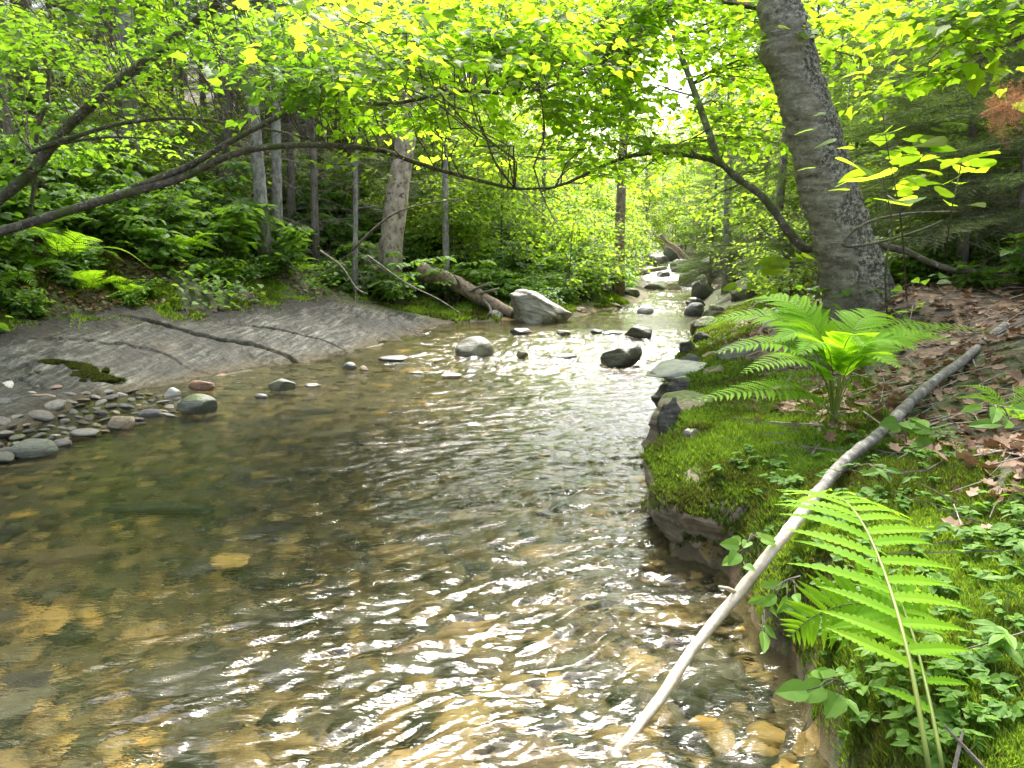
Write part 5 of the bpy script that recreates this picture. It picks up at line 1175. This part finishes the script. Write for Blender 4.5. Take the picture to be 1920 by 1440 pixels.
for i, (tx, ty, Yt, rise, Lm) in enumerate(FR_ or [(1372, 570, 4.4, .12, .17), (1312, 606, 4.0, .16, .15), (1872, 622, 4.0, .10, .13), (1672, 600, 4.5, .08, .17), (1480, 590, 4.8, .1, .15), (1300, 752, 3.25, .26, .15), (1400, 700, 3.0, .22, .14), (1700, 655, 3.2, .14, .14), (1760, 640, 4.4, .1, .14), (1430, 600, 4.1, .2, .2), (1520, 640, 3.9, .22, .2), (1720, 620, 3.7, .2, .18), (1350, 640, 3.6, .25, .18), (1330, 690, 3.4, .2, .16), (1800, 660, 3.6, .16, .15), (1450, 660, 3.5, .28, .18)]):
    fl.append(dict(P=arcp((tx, ty), rise, Yt), up=(0, -.30, .95), Lmax=Lm, npin=25, wpin=.0145, prof=prof_os, lobes=11, t0=.34, fwd=16, droop=.22, rw=.0035, seed=20 + i, scal=.8))
fern('fern_clump', 'wide bright green fern clump spreading over the right bank above the stick', fl, fb)
# ferns of the left bank: one proto, copied
def proto_fern(seed, n, L, group, label):
    r = np.random.default_rng(seed); root = thing('bank_fern', label, 'fern', group=group)
    for i in range(n):
        a = i / n * 6.28 + r.uniform(-.3, .3); d = np.array([math.cos(a), math.sin(a), 0]); l = L * r.uniform(.75, 1.1); g, gs = Geo(), Geo()
        P = np.array([[0, 0, 0], d * l * .25 + [0, 0, .30 * l], d * l * .6 + [0, 0, .42 * l], d * l + [0, 0, .30 * l]])
        frond(g, gs, P, (d[0] * -.3, d[1] * -.3, 1), .13 * L / .6, 20, .012, prof_os, 9, .2, 16, .2, .7, .003, False, seed + i)
        f = g.build('frond', M_fern, root); gs.build('stalk', M_stalk, f)
    return root
pf = proto_fern(200, 7, .62, 'ferns of the left bank', 'feathery fern growing on the steep left bank')
for i, (px, py, sc, lab) in enumerate([(110, 480, 1.7, 'feathery fern at the far left above the slab, lowest of the bank ferns'), (300, 470, 1.3, 'fern with arching fronds growing left of the leaf litter gap'), (345, 478, 1.35, 'bright arching fern right of the leaf litter gap on the left bank'), (60, 440, 1.4, 'fern at the far left edge under the long low maple'), (480, 498, .6, 'small fern near the foot of the twin spruce trunks'), (170, 540, 1.0, 'small fern rooted on the mossy rim of the slab')]):
    p = hit(px, py + 18); (pf if i == 0 else None)
    if i == 0: pf.location = p; pf.rotation_euler = (0, .35, .4); pf.scale = (sc,) * 3; pf['label'] = lab
    else: dup(pf, p, (0, .35, i * 1.7), sc, lab)
for i, (px, py, sc, lab) in enumerate([(230, 560, .8, 'low fern hanging over the slab rim above its longest crack'), (420, 535, .8, 'low fern on the slab rim below the twin spruce trunks'), (20, 540, 1.2, 'broad fern at the far left edge just above the slab'), (560, 515, .8, 'fern in the undergrowth at the right end of the slab rim'), (150, 430, 1.3, 'tall fern high on the left bank among the shrubs')]):
    dup(pf, hit(px, py), (0, .3, i * 2.3 + .5), sc, lab)
p = hit(1000, 520); dup(pf, p, (0, .2, 1), 1.0, 'light green fern on the far left shore behind the fallen log')
p = hit(1895, 800); dup(pf, p, (0, -.2, 2), .45, 'small fern at the right edge beside the stick', 'ferns of the right bank')

# ------------------------------------------------------------------ small plants of the mossy right bank
def seedling(seed, n, h, ls, T):
    r = np.random.default_rng(seed); root = thing('seedling', 'small oval leaved seedling on the moss of the right bank', 'seedling', group='seedlings on the moss')
    gl, gb = Geo(), Geo()
    for i in range(n):
        a = r.uniform(0, 6.28); e = np.array([math.cos(a) * h * r.uniform(.2, .9), math.sin(a) * h * r.uniform(.2, .9), h * r.uniform(.5, 1.1)])
        ribbons(np.zeros((1, 3)), e[None], .0016, .5, gb); k = 3
        az = a + np.array([-1.1, 0, 1.1]) + r.normal(0, .3, 3); d = np.column_stack([np.cos(az), np.sin(az), r.uniform(-.2, .3, 3)])
        leaves(gl, T, np.repeat(e[None], 3, 0), d, jit_up(3, r, .35), ls * r.uniform(.6, 1.15, 3), r.random(3))
    gl.build('leaves', M_seed, root); gb.build('stems', M_stalk, root); return root
sds = [seedling(230, 5, .05, .040, L_OVAL), seedling(231, 3, .07, .055, L_OVAL), seedling(232, 6, .04, .032, L_HEART), seedling(233, 4, .09, .075, L_LANCE)]
rq = np.random.default_rng(51); q = 0
while q < 190:
    px, py = rq.uniform(1350, 1920), 1440 - (1440 - 800) * rq.random() ** .8
    if py < 830 + (px - 1350) * -.05 or (px < 1500 and py > 1180): continue
    p = hit(px, py)
    if p[0] < xr(p[1]) + .02 or (px > 1780 and py < 950): continue
    k = int(rq.integers(0, 4)); put(sds[k], p + [0, 0, .012], sc=rq.uniform(.35, .75)); q += 1
# hanging sprig with drooping lance leaves over the water, broad pair of leaves on the stick
def sprig(label, base, pts, n, ls, T, seed, down=.6, mat=M_seed):
    r = np.random.default_rng(seed); spec = []
    for i in range(n):
        f = (i + .8) / n; a = r.uniform(0, 6.28); spec.append((min(f, 1), (math.cos(a) * .03, math.sin(a) * .03 - .01, -.02 * down), ls * r.uniform(.7, 1.15), (r.normal(0, .4), -.8, .7)))
    root = stem_plant('leafy_sprig', label, 'sprig', [base] + pts, .005, spec, mat, T, seed); return root
sprig('sprig of drooping pointed leaves hanging over the water under the stick', W(1500, 1080, 2.05), [W(1470, 1090, 2.0), W(1440, 1120, 1.98), W(1425, 1175, 1.98)], 12, .075, L_LANCE, 61, 1.5)
sprig('sprig of pointed leaves at the dark bank foot left of the fern stalks', W(1590, 1290, 1.5), [W(1570, 1275, 1.48), W(1550, 1275, 1.46), W(1535, 1290, 1.45)], 6, .06, L_OVAL, 62, .5)
sprig('pale leafed sprig arching over the stick where bark meets peeled wood', W(1560, 900, 2.7), [W(1590, 880, 2.65), W(1630, 870, 2.6), W(1680, 885, 2.55)], 10, .075, L_LANCE, 63, .2)
sprig('four broad blue green leaves spread just above the stick', W(1700, 830, 3.1), [W(1695, 800, 3.1), W(1690, 790, 3.1), W(1705, 782, 3.1)], 8, .085, L_OVAL, 64, 0)
sprig('leafy sprig on the lower bank edge beside the mossy boulder', W(1420, 1010, 2.3), [W(1410, 1000, 2.28), W(1400, 1020, 2.25), W(1385, 1050, 2.22)], 9, .05, L_OVAL, 65, .6)
sprig('bright low sprig growing from the far mossy ledge left of the birch', W(1420, 505, 6.6), [W(1440, 495, 6.5), W(1470, 488, 6.4), W(1510, 480, 6.3)], 12, .16, L_OVAL, 66, 0, M_maple)
sprig('bright sprig with few leaves standing on the bank left of the birch roots', W(1440, 580, 5.4), [W(1435, 550, 5.4), W(1410, 538, 5.4), W(1370, 540, 5.3)], 12, .10, L_OVAL, 67, 0, M_maple)
sprig('single dark leafed sprig at the right edge below the stick', W(1895, 800, 2.4), [W(1885, 770, 2.4), W(1870, 760, 2.4), W(1850, 758, 2.4)], 9, .10, L_LANCE, 68, .1)
for i, (a, b_, lab) in enumerate([((1845, 1440), (1770, 1360), 'thin dry reed stalk leaning left at the bottom edge'), ((1790, 1440), (1806, 1368), 'thin dry reed stalk standing nearly upright at the bottom edge')]):
    A, B = W(*a, 1.22), W(*b_, 1.25); g = Geo(); V, F = tube(np.array([A - (B - A) * .5, A, (A + B) / 2, B]) - A, [.004, .004, .0035, .002], 5); g.add(V, F); o = g.build('dry_stalk', M_dead); o.location = A; tag(o, lab, 'stalk')

# ------------------------------------------------------------------ moss, litter, ground cover: what nobody could count
rm = np.random.default_rng(61); gm = Geo()
def moss_area(n, y0, y1, dmax, h, w):
    y = y0 * (y1 / y0) ** rm.random(n); x = xr(y) - .15 + dmax * rm.random(n) ** 1.25
    dr = np.maximum(x - xr(y), .02); hz_ = height(x, y); ok_ = hz_ > wl(y) + .03; mk = moss_mask(x, y, np.zeros(n), dr); k = ok_ & (rm.random(n) < np.clip(mk * 1.4, 0, 1)) & (n2(x, y, 7, 2, 5) + mk > .15)
    x, y = x[k], y[k]; P = np.column_stack([x, y, height(x, y) - .002]); moss_blades(gm, P, rm, h, w)
moss_area(60000, .85, 2.0, 1.3, .020, .0032)
moss_area(45000, 1.9, 4.2, 1.2, .022, .005)
moss_area(26000, 4.0, 12, 1.3, .028, .010)
o = gm.build('moss', M_moss); tag(o, None, None, kind='stuff')
gm2 = Geo(); n = 70000; y = rm.uniform(5.0, 16, n); d = np.abs(rm.normal(2.85, .42, n)); x = xl(y) - d * 1.09
k = n2(x, y, 1.6, 4, 4) > -.15 + .5 * (np.abs(x) > 99); x, y = x[k], y[k]; moss_blades(gm2, np.column_stack([x, y, height(x, y) - .005]), rm, .045, .018)
n = 9000; y = rm.uniform(14.3, 20, n); x = xl(y) - rm.uniform(.1, 2.2, n); k = n2(x, y, 1.2, 3, 9) > -.1; x, y = x[k], y[k]; moss_blades(gm2, np.column_stack([x, y, height(x, y) - .005]), rm, .07, .03)
o = gm2.build('moss', M_moss); tag(o, None, None, kind='stuff')
for nm, hh in (('boulder.021', .02), ('boulder.022', .02)): pass
def moss_on(o, n, h, w, thr=.15):
    me = o.data; nv = len(me.polygons); c = np.empty(nv * 3); me.polygons.foreach_get('center', c); nn = np.empty(nv * 3); me.polygons.foreach_get('normal', nn); ar = np.empty(nv); me.polygons.foreach_get('area', ar)
    c = c.reshape(-1, 3); nn = nn.reshape(-1, 3); wgt = ar * np.clip(nn[:, 2] - thr + .5 * fbm(c * 5, 2), 0, 1); i = rm.choice(nv, n, p=wgt / wgt.sum())
    g = Geo(); moss_blades(g, c[i] + rm.normal(0, .008, (n, 3)), rm, h, w); g.build('moss_cushion', M_moss, o)
for o in [q for q in bpy.data.objects if q.name.startswith('boulder')]:
    if 'large mossy boulder' in o['label']: moss_on(o, 15000, .022, .005, .22)
    if 'under the foreground fern' in o['label']: moss_on(o, 24000, .022, .0036, -.25)
gl = Geo(); n = 20000
y = 1.0 * (18 / 1.0) ** rm.random(n); d = rm.uniform(.45, 6.5, n); x = xr(y) + d; k = (rm.random(n) < sstep(.5, 1.3, d + n2(x, y, 1, 2, 3) * .5)); x, y = x[k], y[k]
lit = np.column_stack([x, y, height(x, y) + rm.uniform(.0, .022, len(x))])
n = 9000; y = rm.uniform(5.5, 11.5, n); d = rm.uniform(2.35, 4.6, n); x = xl(y) - d * 1.09; k = n2(x, y, 1.0, 3, 44) > -.1; x, y = x[k], y[k]; lit = np.vstack([lit, np.column_stack([x, y, height(x, y) + rm.uniform(.01, .05, len(x))])])
n = 16000; y = rm.uniform(4.5, 24, n); d = rm.uniform(2.5, 9, n); x = xl(y) - d * np.where(y < 14.5, 1.09, .5); lit = np.vstack([lit, np.column_stack([x, y, height(x, y) + rm.uniform(0, .03, n)])])
a = rm.uniform(0, 6.28, len(lit)); leaves(gl, L_LITTER, lit, np.column_stack([np.cos(a), np.sin(a), rm.normal(0, .25, len(lit))]), jit_up(len(lit), rm, .45), rm.uniform(.035, .075, len(lit)), rm.random(len(lit)))
o = gl.build('leaf_litter', M_litter); tag(o, None, None, kind='stuff')
gt = Geo(); n = 2400; y = 1.2 * (16 / 1.2) ** rm.random(n); sd_ = rm.random(n) < .75; x = np.where(sd_, xr(y) + rm.uniform(.5, 5, n), xl(y) - rm.uniform(2.8, 8, n)); a = rm.uniform(0, 6.28, n); L = rm.uniform(.1, .5, n)
A = np.column_stack([x, y, height(x, y) + .02]); x2, y2 = x + np.cos(a) * L, y + np.sin(a) * L; B = np.column_stack([x2, y2, height(x2, y2) + rm.uniform(.01, .09, n)]); ribbons(A, B, rm.uniform(.0015, .005, n), .5, gt)
o = gt.build('twig_litter', M_dead); tag(o, None, None, kind='stuff')
gc = Geo(); n = 36000; y = rm.uniform(5, 36, n); x = xl(y) - rm.uniform(2.9, 18, n) * np.where(y > 14.5, .8, .7)
k = n2(x, y, .55, 3, 6) > -.12; k &= ~((y < 10.5) & (xl(y) - x < 4.2) & (n2(x, y, .7, 2, 13) < .25)); x, y = x[k], y[k]; P = np.column_stack([x, y, height(x, y) + rm.uniform(.05, .35, len(x))]); a = rm.uniform(0, 6.28, len(x))
leaves(gc, L_OVAL, P, np.column_stack([np.cos(a), np.sin(a), rm.normal(-.1, .2, len(x))]), jit_up(len(x), rm, .35), rm.uniform(.06, .13, len(x)), rm.random(len(x)))
n = 12000; y = rm.uniform(4.5, 30, n); x = xr(y) + rm.uniform(.9, 8, n); k = n2(x, y, .8, 3, 6) > .08; x, y = x[k], y[k]; P = np.column_stack([x, y, height(x, y) + rm.uniform(.03, .25, len(x))]); a = rm.uniform(0, 6.28, len(x))
leaves(gc, L_OVAL, P, np.column_stack([np.cos(a), np.sin(a), rm.normal(-.1, .2, len(x))]), jit_up(len(x), rm, .35), rm.uniform(.05, .11, len(x)), rm.random(len(x)))
o = gc.build('undergrowth', M_under); tag(o, None, None, kind='stuff')
# grass tuft on the far left shore
gg = Geo(); r = np.random.default_rng(71); c = hit(925, 548); n = 700; q = c + r.normal(0, 1, (n, 3)) * [.5, .5, 0]; q[:, 2] = height(q[:, 0], q[:, 1]); a = r.uniform(0, 6.28, n); h = r.uniform(.18, .4, n)
sx_ = np.column_stack([np.cos(a), np.sin(a), 0 * a]) * .006; lean_ = np.column_stack([np.cos(a + 1.5), np.sin(a + 1.5), 0 * a]) * (h * .55)[:, None]; up3 = np.column_stack([0 * a, 0 * a, h])
V = np.stack([q - sx_, q + sx_, q + sx_ * .7 + lean_ * .35 + up3 * .65, q + lean_ + up3 * .85, q - sx_ * .7 + lean_ * .35 + up3 * .65], 1); o_ = np.arange(n)[:, None] * 5
gg.add(V.reshape(-1, 3), [o_ + np.array([[0, 1, 2, 4]]), o_ + np.array([[4, 2, 3]])], np.repeat(r.random(n), 5)); o = gg.build('grass', M_fern); tag(o, None, None, kind='stuff')
